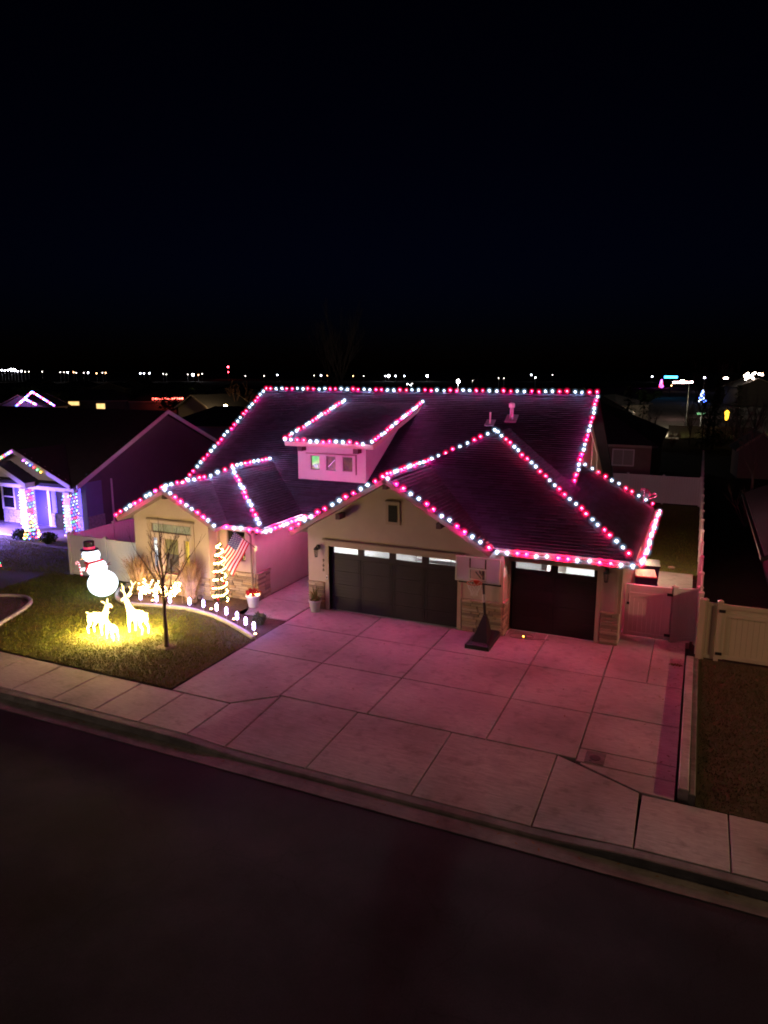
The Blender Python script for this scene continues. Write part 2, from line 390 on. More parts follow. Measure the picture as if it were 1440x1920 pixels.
struct('verge', MB().box(12.38,60,-7.62,0.6,-0.25,-0.02), DRYTURF)
struct('neighbour_yard', MB().box(12.45,60,0.6,60,-0.25,-0.03), SOIL)
def blades(name, label, cat, poly, n, h, m, zz=-0.02):
    xs = [p[0] for p in poly]; ys = [p[1] for p in poly]; mb = MB(); V = []; F = []
    def inside(x, y):
        c = False; j = len(poly)-1
        for i in range(len(poly)):
            if (poly[i][1] > y) != (poly[j][1] > y) and x < (poly[j][0]-poly[i][0])*(y-poly[i][1])/(poly[j][1]-poly[i][1])+poly[i][0]: c = not c
            j = i
        return c
    k = 0
    while k < n:
        x = random.uniform(min(xs), max(xs)); y = random.uniform(min(ys), max(ys))
        if not inside(x, y): continue
        a = random.uniform(0, 6.283); hh = h * random.uniform(0.5, 1.25); w2 = 0.008 + 0.006*random.random(); le = hh*random.uniform(0.2, 0.9); b = random.uniform(0, 6.283)
        o = len(V)
        V += [(x-math.cos(a)*w2, y-math.sin(a)*w2, zz), (x+math.cos(a)*w2, y+math.sin(a)*w2, zz), (x+math.cos(b)*le, y+math.sin(b)*le, zz+hh)]
        F.append((o, o+1, o+2)); k += 1
    mb.add(V, F); return tag(mb.build(name, m), label, cat, kind='stuff')
lawn_vis = [(-0.92,-7.66),(-0.92,-3.8),(-1.6,-3.4),(-2.3,-3.0),(-3.5,-2.53),(-4.85,-2.33),(-5.9,-2.47),(-7.1,-2.71),(-8.2,-2.35),(-8.9,-1.25),(-9.0,-0.65),(-13.5,-0.6),(-13,-7.66)]
blades('grass', 'short clipped grass of the front lawn around the lit deer', 'grass', lawn_vis, 42000, 0.06, BLADE)
blades('grass', 'dormant brown grass of the verge beside the driveway wall', 'grass', [(12.42,-7.7),(12.42,0.5),(15.5,0.5),(15.5,-7.75)], 12000, 0.045, DRYBLADE)
blades('grass', 'patchy grass of the fenced side yard behind the gate', 'grass', [(9.0,10.3),(12.2,10.3),(12.2,27.3),(9.0,27.3)], 9000, 0.06, BLADE, -0.03)
blades('grass', 'purple-lit grass of the neighbouring front lawn', 'grass', [(-13,-0.6),(-13,2.2),(-22,3.0),(-22,-3)], 9000, 0.07, BLADE, -0.02)
def fit(p0, p1, n): return [Vector(p0).lerp(Vector(p1), i/n) for i in range(n+1)]
def smooth_path(pts, k=5):
    P = [Vector(p) for p in pts]; out = []
    for i in range(len(P)-1):
        a, b, c, d = P[max(i-1,0)], P[i], P[i+1], P[min(i+2,len(P)-1)]
        for j in range(k):
            t = j/k; out.append(0.5*((2*b)+(c-a)*t+(2*a-5*b+4*c-d)*t*t+(3*b-a-3*c+d)*t**3))
    out.append(P[-1]); return out
EDGE = mat('edging_concrete',(0.42,0.40,0.38),0.85,0.25,3,0.1,60)
def edging(label, pts, wd=0.15, h=0.09):
    path = smooth_path([(x,y,0) for x,y in pts], 6); vs = []; fs = []
    for i, p in enumerate(path):
        t = (path[min(i+1,len(path)-1)] - path[max(i-1,0)]).normalized(); nn = Vector((-t.y, t.x, 0))
        for (o, z) in ((-0.5,-0.1),(-0.5,0.05),(-0.3,0.085),(0.1,h),(0.4,0.07),(0.5,0.04),(0.5,-0.1)):
            q = p + nn*o*wd; vs.append((q.x, q.y, z))
    for i in range(len(path)-1):
        for k in range(6): fs.append((i*7+k, i*7+k+1, (i+1)*7+k+1, (i+1)*7+k))
    fs.append(tuple(range(7)))
    fs.append(tuple(range(len(vs)-7, len(vs))))
    return tag(MB().add(vs, fs).build('garden_edging', EDGE), label, 'edging')
edging('curved pale concrete edging between front lawn and lit planting bed', [(-0.92,-3.62),(-1.5,-3.3),(-2.15,-2.97),(-2.8,-2.68),(-3.48,-2.42),(-4.2,-2.27),(-4.85,-2.2),(-5.91,-2.34),(-7.13,-2.6),(-8.1,-2.25),(-8.8,-1.4),(-8.95,-0.7)])
edging('curved concrete edging round the gravel bed at the left edge', [(-9.3,-6.75),(-9.72,-6.0),(-10.09,-5.05),(-10.5,-4.25),(-10.95,-3.8),(-11.5,-3.65),(-12.3,-3.85),(-13.5,-4.6)])
struct('gravel_bed', MB().add([(-9.35,-6.8,0.006),(-9.75,-6.0,0.006),(-10.12,-5.05,0.006),(-10.55,-4.25,0.006),(-11.0,-3.85,0.006),(-11.5,-3.7,0.006),(-12.3,-3.9,0.006),(-13.5,-4.6,0.006),(-13,-6.9,0.006)], [tuple(range(9))]), GRAVEL)

# low retaining wall on the right of the drive (a kerb wall of two courses)
rw = thing('retaining_wall', 'low concrete retaining wall between driveway and dark verge', 'wall', (12.2,-3.6,0))
MB().bbox(-0.16,0.04,-3.85,3.7,-0.2,0.20,0.02).build('inner_course', CONC, rw)
MB().bbox(0.045,0.17,-3.9,3.75,-0.2,0.15,0.02).build('outer_course', CONC2, rw)
# water meter lid set in the strip
wm = thing('meter_lid', 'square utility meter lid set in the driveway strip', 'lid', (10.29,-6.62,0.0))
MB().bbox(-0.21,0.21,-0.25,0.27,-0.02,0.012,0.01).build('frame', CONC2, wm)
MB().lathe((0,0,0.012), [(0.12,0),(0.12,0.006),(0.10,0.008)], 18).build('cover', mat('cast_iron',(0.03,0.028,0.027),0.6), wm)
MB().lathe((-0.08,-0.16,0.012), [(0.035,0),(0.035,0.005)], 10).build('valve_cap', MATS['cast_iron'], wm)

# ================================================================== roofs
def clip(poly, a, b):       # keep left of a->b (2-D)
    out = []
    for i in range(len(poly)):
        p, q = poly[i], poly[(i+1) % len(poly)]
        sp = (b[0]-a[0])*(p[1]-a[1])-(b[1]-a[1])*(p[0]-a[0]); sq = (b[0]-a[0])*(q[1]-a[1])-(b[1]-a[1])*(q[0]-a[0])
        if sp >= 0: out.append(p)
        if (sp >= 0) != (sq >= 0):
            t = sp/(sp-sq); out.append((p[0]+(q[0]-p[0])*t, p[1]+(q[1]-p[1])*t))
    return out
def roof_plane(parent, pts, shingle=True, thick=0.16, deck=FASCIA, sm=SHINGLE, tabw=0.33, course=0.145):
    """pts: convex planar polygon, first two points along the eave"""
    P = [Vector(p) for p in pts]; e = (P[1]-P[0]); e.z = 0; e.normalize()
    nr = (P[1]-P[0]).cross(P[2]-P[0]).normalized()
    if nr.z < 0: nr = -nr
    s = nr.cross(e)
    if s.z < 0: s = -s
    MB().prism([p - nr*0.004 for p in P], -nr*thick).build('roof_deck', deck, parent)
    if not shingle: return
    p2 = [((p-P[0]).dot(e), (p-P[0]).dot(s)) for p in P]
    if sum(p2[i][0]*p2[(i+1)%len(p2)][1]-p2[(i+1)%len(p2)][0]*p2[i][1] for i in range(len(p2))) < 0: p2.reverse()
    mb = MB(); t0 = min(q[1] for q in p2); t1 = max(q[1] for q in p2); x0 = min(q[0] for q in p2); x1 = max(q[0] for q in p2)
    k = 0; t = t0 - 0.03
    while t < t1:
        band = [(x0-1, t), (x1+1, t), (x1+1, t+course), (x0-1, t+course)]
        for i in range(len(p2)):
            if band: band = clip(band, p2[i], p2[(i+1)%len(p2)])
        if band:
            bx0 = min(q[0] for q in band); bx1 = max(q[0] for q in band)
            x = bx0 - random.random()*tabw
            while x < bx1:
                wdt = tabw*random.uniform(0.75, 1.3); q = clip(clip(list(band), (x+0.004, t1+9), (x+0.004, t0-9)), (x+wdt, t0-9), (x+wdt, t1+9))
                if len(q) >= 3:
                    lift = random.choice((0, 0, 0.005, 0.008))
                    top = []; bot = []
                    for (a, b) in q:
                        h = (0.020 + lift)*(1-(b-t)/course) + 0.003
                        w3 = P[0] + e*a + s*b; top.append(w3 + nr*h); bot.append(w3 - nr*0.006)
                    n = len(q); mb.add(top+bot, [tuple(range(n))]+[(i, n+i, n+(i+1)%n, (i+1)%n) for i in range(n)])
                x += wdt
        t += course; k += 1
    o = mb.build('shingles', sm, parent); o['kind'] = 'stuff'
def ridge_caps(parent, a, b):
    a, b = Vector(a), Vector(b); L = (b-a).length; d = (b-a).normalized(); n = int(L/0.2); side_ = Vector((-d.y, d.x, 0)).normalized(); up = Vector((0,0,1))
    mb = MB()
    for i in range(n):
        p = a + d*(L*i/n); q = a + d*(L*(i+1)/n+0.03)
        mb.add([p-side_*0.14-up*0.055, p+up*0.035, p+side_*0.14-up*0.055, q-side_*0.14-up*0.065, q+up*0.022, q+side_*0.14-up*0.065], [(0,1,4,3),(1,2,5,4),(0,2,1),(3,4,5)])
    o = mb.build('ridge_caps', SHINGLE, parent); o['kind'] = 'stuff'

# ================================================================== main house
house = thing('house', 'tan stucco house outlined in red and white roof lights', 'house', (0,0,0))
EZ = 2.95
# roof planes
main_roof = thing('roof', None, None); main_roof.parent = house
MR = [(-9.16,2.12,EZ),(7.80,2.12,EZ),(7.80,10.0,7.54),(-9.16,10.0,7.54)]
roof_plane(main_roof, MR)
roof_plane(main_roof, [(7.80,17.88,EZ),(-9.16,17.88,EZ),(-9.16,10.0,7.54),(7.80,10.0,7.54)], shingle=False, deck=SHINGLE)
ridge_caps(main_roof, (-9.16,10,7.57), (7.8,10,7.57))
garage_roof = thing('roof', None, None); garage_roof.parent = house
AP = (4.53,5.47,6.17)
roof_plane(garage_roof, [(-1.34,-0.08,EZ),(10.40,-0.08,EZ),AP])
roof_plane(garage_roof, [(10.40,-0.08,EZ),(10.40,9.20,EZ),(4.53,9.20,6.17),AP])
roof_plane(garage_roof, [(-1.34,4.5,EZ),(-1.34,-0.08,EZ),AP,(4.53,7.8,6.17)])
roof_plane(garage_roof, [(6.14,-0.60,2.90),(6.14,0.25,2.90),(2.40,4.3,5.08),(2.40,-0.60,5.08)])
roof_plane(garage_roof, [(-1.36,0.25,2.90),(-1.36,-0.60,2.90),(2.40,-0.60,5.08),(2.40,4.3,5.08)])
ridge_caps(garage_roof, (2.4,-0.6,5.11), (2.4,3.9,5.11)); ridge_caps(garage_roof, (2.4,3.7,5.13), (4.53,5.47,6.20))
ridge_caps(garage_roof, (10.40,-0.08,2.98), (4.53,5.47,6.20)); ridge_caps(garage_roof, AP[:2]+(6.2,), (4.53,7.6,6.2))
wing_roof = thing('roof', None, None); wing_roof.parent = house
WA = (-5.60,2.0,4.62); WE = 2.97
roof_plane(wing_roof, [(-8.80,-0.82,WE),(-2.40,-0.82,WE),WA])
roof_plane(wing_roof, [(-2.40,-0.82,WE),(-2.40,2.35,WE),(-5.6,5.2,4.62),WA])
roof_plane(wing_roof, [(-8.80,3.0,WE),(-8.80,-0.82,WE),WA,(-5.6,5.2,4.62)])
roof_plane(wing_roof, [(-3.87,-1.5,3.0),(-3.87,-0.5,3.0),(-6.25,1.75,4.25),(-6.25,-1.5,4.25)])
roof_plane(wing_roof, [(-8.63,-0.5,3.0),(-8.63,-1.5,3.0),(-6.25,-1.5,4.25),(-6.25,1.75,4.25)])
ridge_caps(wing_roof, (-6.25,-1.5,4.28), (-6.25,1.3,4.28)); ridge_caps(wing_roof, (-6.25,1.43,4.27), (-5.6,2.0,4.65)); ridge_caps(wing_roof, (-2.40,-0.82,3.0), (-5.6,2.0,4.65)); ridge_caps(wing_roof, (-5.6,2,4.65), (-5.6,4.95,4.65))
dormer = thing('dormer', None, None); dormer.parent = house
roof_plane(dormer, [(-4.05,3.58,5.70),(0.04,3.58,5.70),(0.04,9.3,7.10),(-4.05,9.3,7.10)], thick=0.20, deck=TRIM)

# walls: main block, gables
MB().prism([(7.30,2.62,0),(7.30,17.3,0),(7.30,17.3,3.05),(7.30,10,7.36),(7.30,2.62,3.05)], (-0.2,0,0)).build('gable_wall', STUCCO, house)
MB().prism([(-8.6,2.62,0),(-8.6,17.3,0),(-8.6,17.3,3.05),(-8.6,10,7.36),(-8.6,2.62,3.05)], (0.2,0,0)).build('gable_wall', STUCCO, house)
MB().box(-8.4,7.1,17.1,17.3,0,3.0).build('rear_wall', STUCCO, house)
mb = MB()          # lap siding on the right gable
z = 3.2
while z < 7.2:
    h = 0.16; ya = 10 - (7.40-z)/0.583; yb = 10 + (7.40-z)/0.583
    ya = max(ya, 2.7); yb = min(yb, 17.2)
    if yb-ya > 0.3: mb.add([(7.305,ya+0.28,z),(7.305,yb-0.28,z),(7.305,yb-0.28,z+h),(7.305,ya+0.28,z+h),(7.335,ya+0.28,z),(7.335,yb-0.28,z),(7.310,yb-0.28,z+h),(7.310,ya+0.28,z+h)],[(4,5,6,7),(0,1,5,4),(1,2,6,5),(3,0,4,7)])
    z += h
o = mb.build('lap_siding', mat('siding_paint',(0.42,0.35,0.30),0.7,0.1,2), house); o['kind'] = 'stuff'
MB().tube([(7.37,9.6,6.7),(7.37,13.8,4.6),(7.37,14.2,3.0)],0.035,6).build('downspout', WHITEP, house)
MB().tube([(7.37,12.0,5.5),(7.37,12.0,3.2)],0.03,6).build('conduit', WHITEP, house)
# entry recess between wing and garage
MB().box(-3.0,-0.85,5.4,5.6,0,3.0).build('entry_wall', STUCCO, house)
dr = MB().box(-2.3,-1.3,5.36,5.40,0.02,2.15).build('front_door', mat('door_red_brown',(0.10,0.04,0.03),0.5,0.2,3), house)
MB().ball((-1.42,5.33,1.05),0.035,8,6).build('handle', METAL, dr)
MB().box(-3.0,-0.85,2.2,5.6,2.80,2.88).build('porch_ceiling', TRIM, house)

# ---- garage walls
GW = -0.12
def wallx(mb, y0, y1): return lambda a0,a1,z0,z1: mb.box(a0,a1,y0,y1,z0,z1)
mb = MB(); mb.holes(-0.85, 6.42, 0, 2.90, [(0,4.88,0,2.44)], wallx(mb, GW, 0.10)); mb.prism([(-0.85,GW,2.90),(6.14,GW,2.90),(6.14,GW,2.93),(2.4,GW,4.96),(-0.85,GW,3.10)],(0,0.2,0)); mb.build('front_wall', STUCCO, house)
mb = MB(); mb.holes(6.42, 10.0, 0, 2.90, [(6.50,9.28,0,2.44)], wallx(mb, 0.54, 0.74)); mb.build('front_wall', STUCCO, house)
MB().box(6.22,6.42,0.10,0.74,0,2.9).build('return_wall', STUCCO, house)
MB().box(-0.85,-0.65,0.10,6.0,0,3.0).build('side_wall', STUCCO, house)
MB().box(9.80,10.0,0.74,8.7,0,3.0).build('side_wall', STUCCO, house)
MB().prism([(10.0,8.9,0),(7.3,8.9,0),(7.3,8.9,4.5),(10.0,8.9,3.05)],(0,-0.2,0)).build('rear_garage_wall', STUCCO, house)
GI = mat('garage_drywall', (0.78,0.77,0.75), 0.9, 0.05, 2)
mb = MB(); mb.box(-0.65,9.80,6.8,6.9,0,3.05); mb.box(-0.65,-0.62,0.12,6.8,0,2.9); mb.box(9.77,9.8,0.76,6.8,0,2.95); mb.build('garage_interior_wall', GI, house)
MB().box(-0.6,9.75,0.9,6.9,3.0,3.06).build('garage_ceiling', GI, house)
MB().box(-0.65,9.8,0.08,6.9,-0.1,-0.004).build('garage_floor', mat('epoxy_floor',(0.62,0.62,0.63),0.4,0.1,3), house)
# trims around doors, corner boards
def trim_frame(x0,x1,z1,y,wd=0.13,t=0.03,base=0.0):
    MB().box(x0-wd,x0,y-t,y+0.16,base,z1).build('door_trim', TRIM, house); MB().box(x1,x1+wd,y-t,y+0.16,base,z1).build('door_trim', TRIM, house)
    MB().box(x0-wd-0.05,x1+wd+0.05,y-t-0.02,y+0.16,z1,z1+0.20).build('header_trim', TRIM, house)
    MB().box(x0-wd-0.09,x1+wd+0.09,y-t-0.06,y+0.02,z1+0.202,z1+0.24).build('drip_cap', FASCIA, house)
trim_frame(0.0,4.88,2.42,GW); trim_frame(6.50,9.28,2.42,0.54)
MB().box(9.86,10.03,0.50,0.539,1.08,2.9).build('corner_board', TRIM, house)
MB().box(6.30,6.44,-0.16,-0.121,1.13,2.9).build('corner_board', TRIM, house)
# ---- garage doors
def garage_door(x0, x1, y, ncol, label):
    d = MB().box(x0,x1,y+0.035,y+0.07,0,0.0+1.97).build('garage_door', DOORM, house); d['label'] = label
    rows = [(0.02,0.50),(0.51,0.99),(1.0,1.48),(1.49,1.96)]
    cw = (x1-x0)/ncol
    for c in range(ncol):
        for (z0, z1) in rows:
            a0, a1 = x0+c*cw+0.012, x0+(c+1)*cw-0.012
            mb = MB(); mb.box(a0,a1,y+0.012,y+0.034,z0,z1)
            for q in (0.06, a1-a0-0.10): mb.box(a0+q,a0+q+0.03,y+0.002,y+0.0115,z0+0.01,z1-0.01)
            for k in range(1,4): mb.box(a0+0.11,a1-0.12,y+0.006,y+0.0115,z0+(z1-z0)*k/4-0.008,z0+(z1-z0)*k/4+0.008)
            mb.build('panel', DOORM, d)
    # window row
    mb = MB(); hs = [(x0+c*cw+0.13, x0+(c+1)*cw-0.12, 2.15, 2.405) for c in range(ncol)]
    mb.holes(x0,x1,1.972,2.44,hs,wallx(mb,y+0.012,y+0.06)); mb.build('window_rail', DOORM, d)
    for h in hs:
        wn_ = MB().box(h[0],h[1],y+0.036,y+0.040,h[2],h[3]).build('window_pane', GLASSM, d)
garage_door(0.0,4.88,0.0,4,'wide dark sectional door with four lit windows')
garage_door(6.50,9.28,0.66,2,'narrow dark sectional door with two lit windows')
# garage contents glimpsed through the windows
shelf = thing('storage_shelf', 'pale shelving glimpsed through the wide garage door windows', 'shelf', (2.5,6.4,0))
for zz in (0.5,1.2,1.9): MB().box(-1.6,1.6,-0.2,0.3,zz,zz+0.03).build('shelf_board', WHITEP, shelf)
for xx in (-1.6,0,1.58): MB().box(xx,xx+0.04,-0.2,-0.16,0,2.5).build('upright', METAL, shelf)
for i,(xx,zz,cc) in enumerate([(-1.3,1.93,(0.1,0.3,0.12)),(-0.7,1.93,(0.3,0.2,0.1)),(0.3,1.93,(0.5,0.5,0.5)),(1.0,1.93,(0.2,0.2,0.25)),(-1.25,1.23,(0.1,0.4,0.15)),(0.75,1.23,(0.35,0.3,0.25))]):
    b = thing('storage_box', ['green storage tote on the garage shelf at left','brown carton on the garage shelf','grey tote on the garage shelf','dark tote at the right end of the garage shelf','green tote on the lower garage shelf','tan carton on the lower garage shelf'][i], 'box', (2.5+xx,6.3,zz), 'boxes on the garage shelf')
    MB().bbox(-0.22,0.22,-0.15,0.2,0,0.34,0.02).build('body', mat('tote%d'%i,cc,0.5), b); MB().bbox(-0.24,0.24,-0.17,0.22,0.34,0.39,0.01).build('lid', MATS['tote%d'%i], b)
for i,(lx,ly) in enumerate(((2.5,3.2),(7.9,3.6))):
    gl = thing('ceiling_light', ['bare garage ceiling lamp behind the wide door','bare garage ceiling lamp behind the narrow door'][i], 'lamp', (lx,ly,2.99))
    MB().box(-0.6,0.6,-0.08,0.08,-0.08,0.0).build('housing', WHITEP, gl)
    MB().box(-0.55,0.55,-0.05,0.05,-0.115,-0.081).build('tube', glow('garage_tube',(1.0,0.97,0.94),90), gl); lamp('garage_bulb',gl,(0,0,-0.16),1300,(1.0,0.96,0.93),0.05)
# gable vent, brackets, lantern, number plaque
v = MB().box(2.26,2.78,-0.16,-0.121,3.42,4.20).build('gable_vent', TRIM, house)
MB().box(2.25,2.79,-0.20,-0.121,4.205,4.25).build('head', FASCIA, v)
mb = MB(); mb.box(2.36,2.68,-0.172,-0.161,3.52,4.10)
for k in range(10): mb.box(2.37,2.67,-0.185,-0.173,3.54+k*0.055,3.565+k*0.055)
mb.build('louvre', BLACK, v)
def bracket(x,y0,y1,z,sz=0.16): MB().bbox(x-sz/2,x+sz/2,y0,y1,z-0.2,z,0.015).build('bracket', mat('bracket_stain',(0.055,0.035,0.028),0.6,0.3,6), house)
for (x,z) in ((0.61,3.72),(2.40,4.90),(4.32,3.72)): bracket(x,-0.58,-0.121,z)
bracket(-6.25,-1.46,-1.02,4.08)
for x in (-3.35,-0.75): bracket(x,3.62,3.98,5.50,0.22)
def lantern(loc, label):
    t = thing('wall_lantern', label, 'lantern', loc)
    MB().bbox(-0.06,0.06,-0.03,0.0,-0.05,0.12,0.01).build('backplate', BLACK, t)
    MB().tube([(0,-0.02,0.06),(0,-0.12,0.12),(0,-0.18,0.06)],0.015,6).build('arm', BLACK, t)
    MB().lathe((0,-0.18,0),[(0.10,-0.02),(0.085,0.03),(0.03,0.075),(0.01,0.10)],8).build('cap', BLACK, t)
    MB().lathe((0,-0.18,0),[(0.055,-0.27),(0.085,-0.02)],6).build('glass', glass('lantern_glass',(0.9,0.88,0.85),0.25), t)
    MB().lathe((0,-0.18,0),[(0.05,-0.30),(0.062,-0.29),(0.062,-0.272)],6).build('base', BLACK, t)
    mb = MB()
    for k in range(6):
        q = math.pi*k/3; mb.tube([(0.057*math.cos(q),-0.18+0.057*math.sin(q),-0.272),(0.087*math.cos(q),-0.18+0.087*math.sin(q),-0.02)],0.007,4)
    mb.build('cage', BLACK, t)
lantern((-0.42,-0.121,2.30),'black wall lantern left of the wide garage door'); lantern((9.56,0.539,2.40),'black wall lantern right of the narrow garage door')
nums = thing('house_number', 'vertical house number digits beside the wide garage door', 'number', (-0.13-0.09,-0.123,1.95))
for i,t in enumerate('966'):
    cu = bpy.data.curves.new('digit','FONT'); cu.body = t; cu.size = 0.17; cu.extrude = 0.008; cu.align_x = 'CENTER'
    cu.materials.append(BLACK); tmp = bpy.data.objects.new('digit_curve', cu); dm_ = bpy.data.meshes.new_from_object(tmp); bpy.data.objects.remove(tmp); o = bpy.data.objects.new('digit', dm_); COL.objects.link(o); o.parent = nums; o.location = (0,-0.008,-0.17*i-0.16); o.rotation_euler = (R(90),0,0)
kp = thing('keypad', 'pale door keypad on the garage trim', 'keypad', (-0.065,-0.152,1.25)); MB().bbox(-0.025,0.025,-0.025,0.0,-0.07,0.07,0.005).build('case', WHITEP, kp); MB().box(-0.018,0.018,-0.029,-0.0255,-0.05,0.03).build('buttons', BLACK, kp)

# ---- stone veneer: stones one by one
SM = []
for k in range(6):
    rr = random.Random(k); mb = MB()
    j = lambda: rr.uniform(-0.03,0.03)
    f = [(0.02,0),(0.98,0),(0.98,1),(0.02,1)]
    mb.add([(0,0,0),(1,0,0),(1,0,1),(0,0,1),(0.02+abs(j()),-1+j()*4,0.06+abs(j())),(0.98-abs(j()),-1+j()*6,0.06+abs(j())),(0.98-abs(j()),-0.9+j()*6,0.94-abs(j())),(0.02+abs(j()),-0.9+j()*6,0.94-abs(j()))],
           [(4,5,6,7),(0,1,5,4),(1,2,6,5),(2,3,7,6),(3,0,4,7)])
    m = mat('ledge_stone_%d'%k, tuple(c*s for c,s in zip([(0.44,0.35,0.25),(0.36,0.28,0.20),(0.50,0.41,0.30),(0.30,0.235,0.17),(0.42,0.31,0.20),(0.25,0.20,0.16)][k],(1,1,1))), 0.9, 0.35, 12, 0.5, 40)
    SM.append(mb.mesh('stone', m))
STONES = bpy.data.objects.new('stone_veneer', None); COL.objects.link(STONES); STONES.parent = house
def veneer(p0, ex, L, z1, thick=0.05, sill=True):
    """p0: base corner on the wall face, ex: unit vector along the wall to the viewer's right"""
    ex = Vector(ex); p0 = Vector(p0); out = Vector((ex.y,-ex.x,0))   # towards the viewer
    z = 0.0; ang = math.atan2(ex.y, ex.x)
    bp = p0 + out*0.006
    back = MB().add([bp, bp+ex*L, bp+ex*L+Vector((0,0,z1)), bp+Vector((0,0,z1))],[(0,1,2,3)]).build('mortar', mat('mortar',(0.12,0.095,0.07),0.95), STONES)
    while z < z1-0.02:
        h = random.choice((0.075,0.09,0.11,0.085)); h = min(h, z1-z)
        if z1-z-h < 0.05: h = z1-z
        x = 0.0
        while x < L-0.01:
            wd = random.uniform(0.28,0.62); wd = min(wd, L-x)
            if L-x-wd < 0.12: wd = L-x
            o = put('stone', random.choice(SM), STONES, p0+ex*(x+0.006)+out*0.004+Vector((0,0,z+0.006)))
            o.rotation_euler = (0,0,ang); o.scale = (wd-0.012, thick*random.uniform(0.7,1.25), h-0.012); x += wd
        z += h
    if sill:
        a = p0 + Vector((0,0,z1+0.002)); MB().prism([a, a+ex*L, a+ex*L+out*0.09, a+out*0.09],(0,0,0.055)).build('ledge', STONEM, STONES)
veneer((-0.85,GW,0),(1,0,0),0.68,0.98); veneer((5.04,GW,0),(1,0,0),1.38,1.08); veneer((6.422,GW,0),(0,1,0),0.55,1.08); veneer((9.44,0.54,0),(1,0,0),0.56,1.03)
veneer((-4.62,-0.35,0),(1,0,0),1.62,1.02); veneer((-8.2,-1.0,0),(1,0,0),3.58,0.80); veneer((-2.998,-0.35,0),(0,1,0),0.9,1.02)

# ---- left wing and bay
BX0, BX1, BY = -8.20, -4.62, -1.0
wins = [(-7.36,-5.44,2.44,2.80),(-7.36,-7.10,0.98,2.24),(-6.80,-6.07,0.86,2.24),(-5.80,-5.55,1.10,2.24)]
mb = MB(); mb.holes(BX0,BX1,0,3.05,wins,wallx(mb,BY,BY+0.18)); mb.prism([(BX0,BY,3.05),(BX1,BY,3.05),(BX1,BY,3.28),(-6.25,BY,4.10),(BX0,BY,3.08)],(0,0.18,0)); mb.build('bay_wall', STUCCO, house)
MB().box(BX0,BX0+0.18,BY+0.18,4,0,3.0).build('side_wall', STUCCO, house); MB().box(BX1-0.18,BX1,BY+0.18,-0.35,0,2.95).build('bay_return', STUCCO, house)
mb = MB(); mb.holes(BX1,-3.0,0,2.95,[(-4.30,-3.45,1.5,2.66)],wallx(mb,-0.35,-0.17)); mb.build('wing_wall', STUCCO, house)
MB().box(-3.18,-3.0,-0.17,5.6,0,2.95).build('wing_side_wall', STUCCO, house)
MB().box(-4.62,-3.02,-0.75,-0.35,2.80,2.86).build('soffit', TRIM, house)
MB().box(BX0-0.02,BX1+0.02,BY+0.5,BY+0.6,0.3,3.0).build('room_partition', mat('room_wall',(0.5,0.42,0.25),0.9), house)
MB().box(-7.55,-5.25,BY-0.05,BY-0.001,2.93,2.99).build('drip_cap', FASCIA, house)
MB().box(-7.52,-7.40,BY-0.035,BY-0.001,0.80,2.93).build('window_trim', TRIM, house); MB().box(-5.40,-5.28,BY-0.035,BY-0.001,0.80,2.93).build('window_trim', TRIM, house)
def lit(name, c1, c2, s, scale=3.0, z=(0.3,0.7)):
    if name in MATS: return MATS[name]
    m = bpy.data.materials.new(name); m.use_nodes = True; n,l = m.node_tree.nodes, m.node_tree.links; b = n['Principled BSDF']
    b.inputs['Base Color'].default_value = (0.05,0.05,0.05,1); b.inputs['Roughness'].default_value = 0.15
    t = n.new('ShaderNodeTexNoise'); t.inputs['Scale'].default_value = scale; t.inputs['Detail'].default_value = 3; tc = n.new('ShaderNodeTexCoord'); l.new(tc.outputs['Object'], t.inputs[0])
    cr = n.new('ShaderNodeValToRGB'); cr.color_ramp.elements[0].position = z[0]; cr.color_ramp.elements[1].position = z[1]
    cr.color_ramp.elements[0].color = (*c1,1); cr.color_ramp.elements[1].color = (*c2,1)
    l.new(t.outputs[0], cr.inputs[0]); l.new(cr.outputs[0], b.inputs['Emission Color']); b.inputs['Emission Strength'].default_value = s
    MATS[name] = m; return m
wl_ = [lit('transom_lit',(0.30,0.27,0.12),(0.62,0.55,0.30),0.55,2.0), lit('cool_lit',(0.25,0.35,0.6),(0.8,0.9,1.0),0.9,5.0), lit('curtain_lit',(0.22,0.15,0.03),(0.50,0.38,0.08),0.5,3.0), lit('amber_lit',(0.8,0.5,0.02),(1.0,0.72,0.08),0.9,4.0)]
for i, h in enumerate(wins):
    f = MB(); f.holes(h[0],h[1],h[2],h[3],[(h[0]+0.035,h[1]-0.035,h[2]+0.035,h[3]-0.035)],wallx(f,BY+0.05,BY+0.10)); wo = f.build('window', FASCIA if i == 0 else TRIM, house)
    MB().box(h[0]+0.035,h[1]-0.035,BY+0.075,BY+0.08,h[2]+0.035,h[3]-0.035).build('pane', wl_[i] if i != 2 else lit('room_dim',(0.05,0.035,0.02),(0.14,0.10,0.05),0.5,2.0), wo)
    if i == 2: MB().box(h[0]+0.04,h[1]-0.04,BY+0.060,BY+0.070,1.62,h[3]-0.04).build('blind', wl_[2], wo)
    if i == 0:
        for k in (1,2,3):
            xx = h[0]+(h[1]-h[0])*k/4; MB().box(xx-0.012,xx+0.012,BY+0.062,BY+0.074,h[2]+0.035,h[3]-0.035).build('muntin', TRIM, wo)
cl = MB(); cl.ball((-7.23,BY+0.066,2.02),0.085,10,6,(1,0.05,1)); cl.ball((-7.23,BY+0.066,1.80),0.10,10,6,(1,0.05,1.1)); cl.build('window_decal', glow('decal_white',(0.75,0.9,1.0),1.1), house)
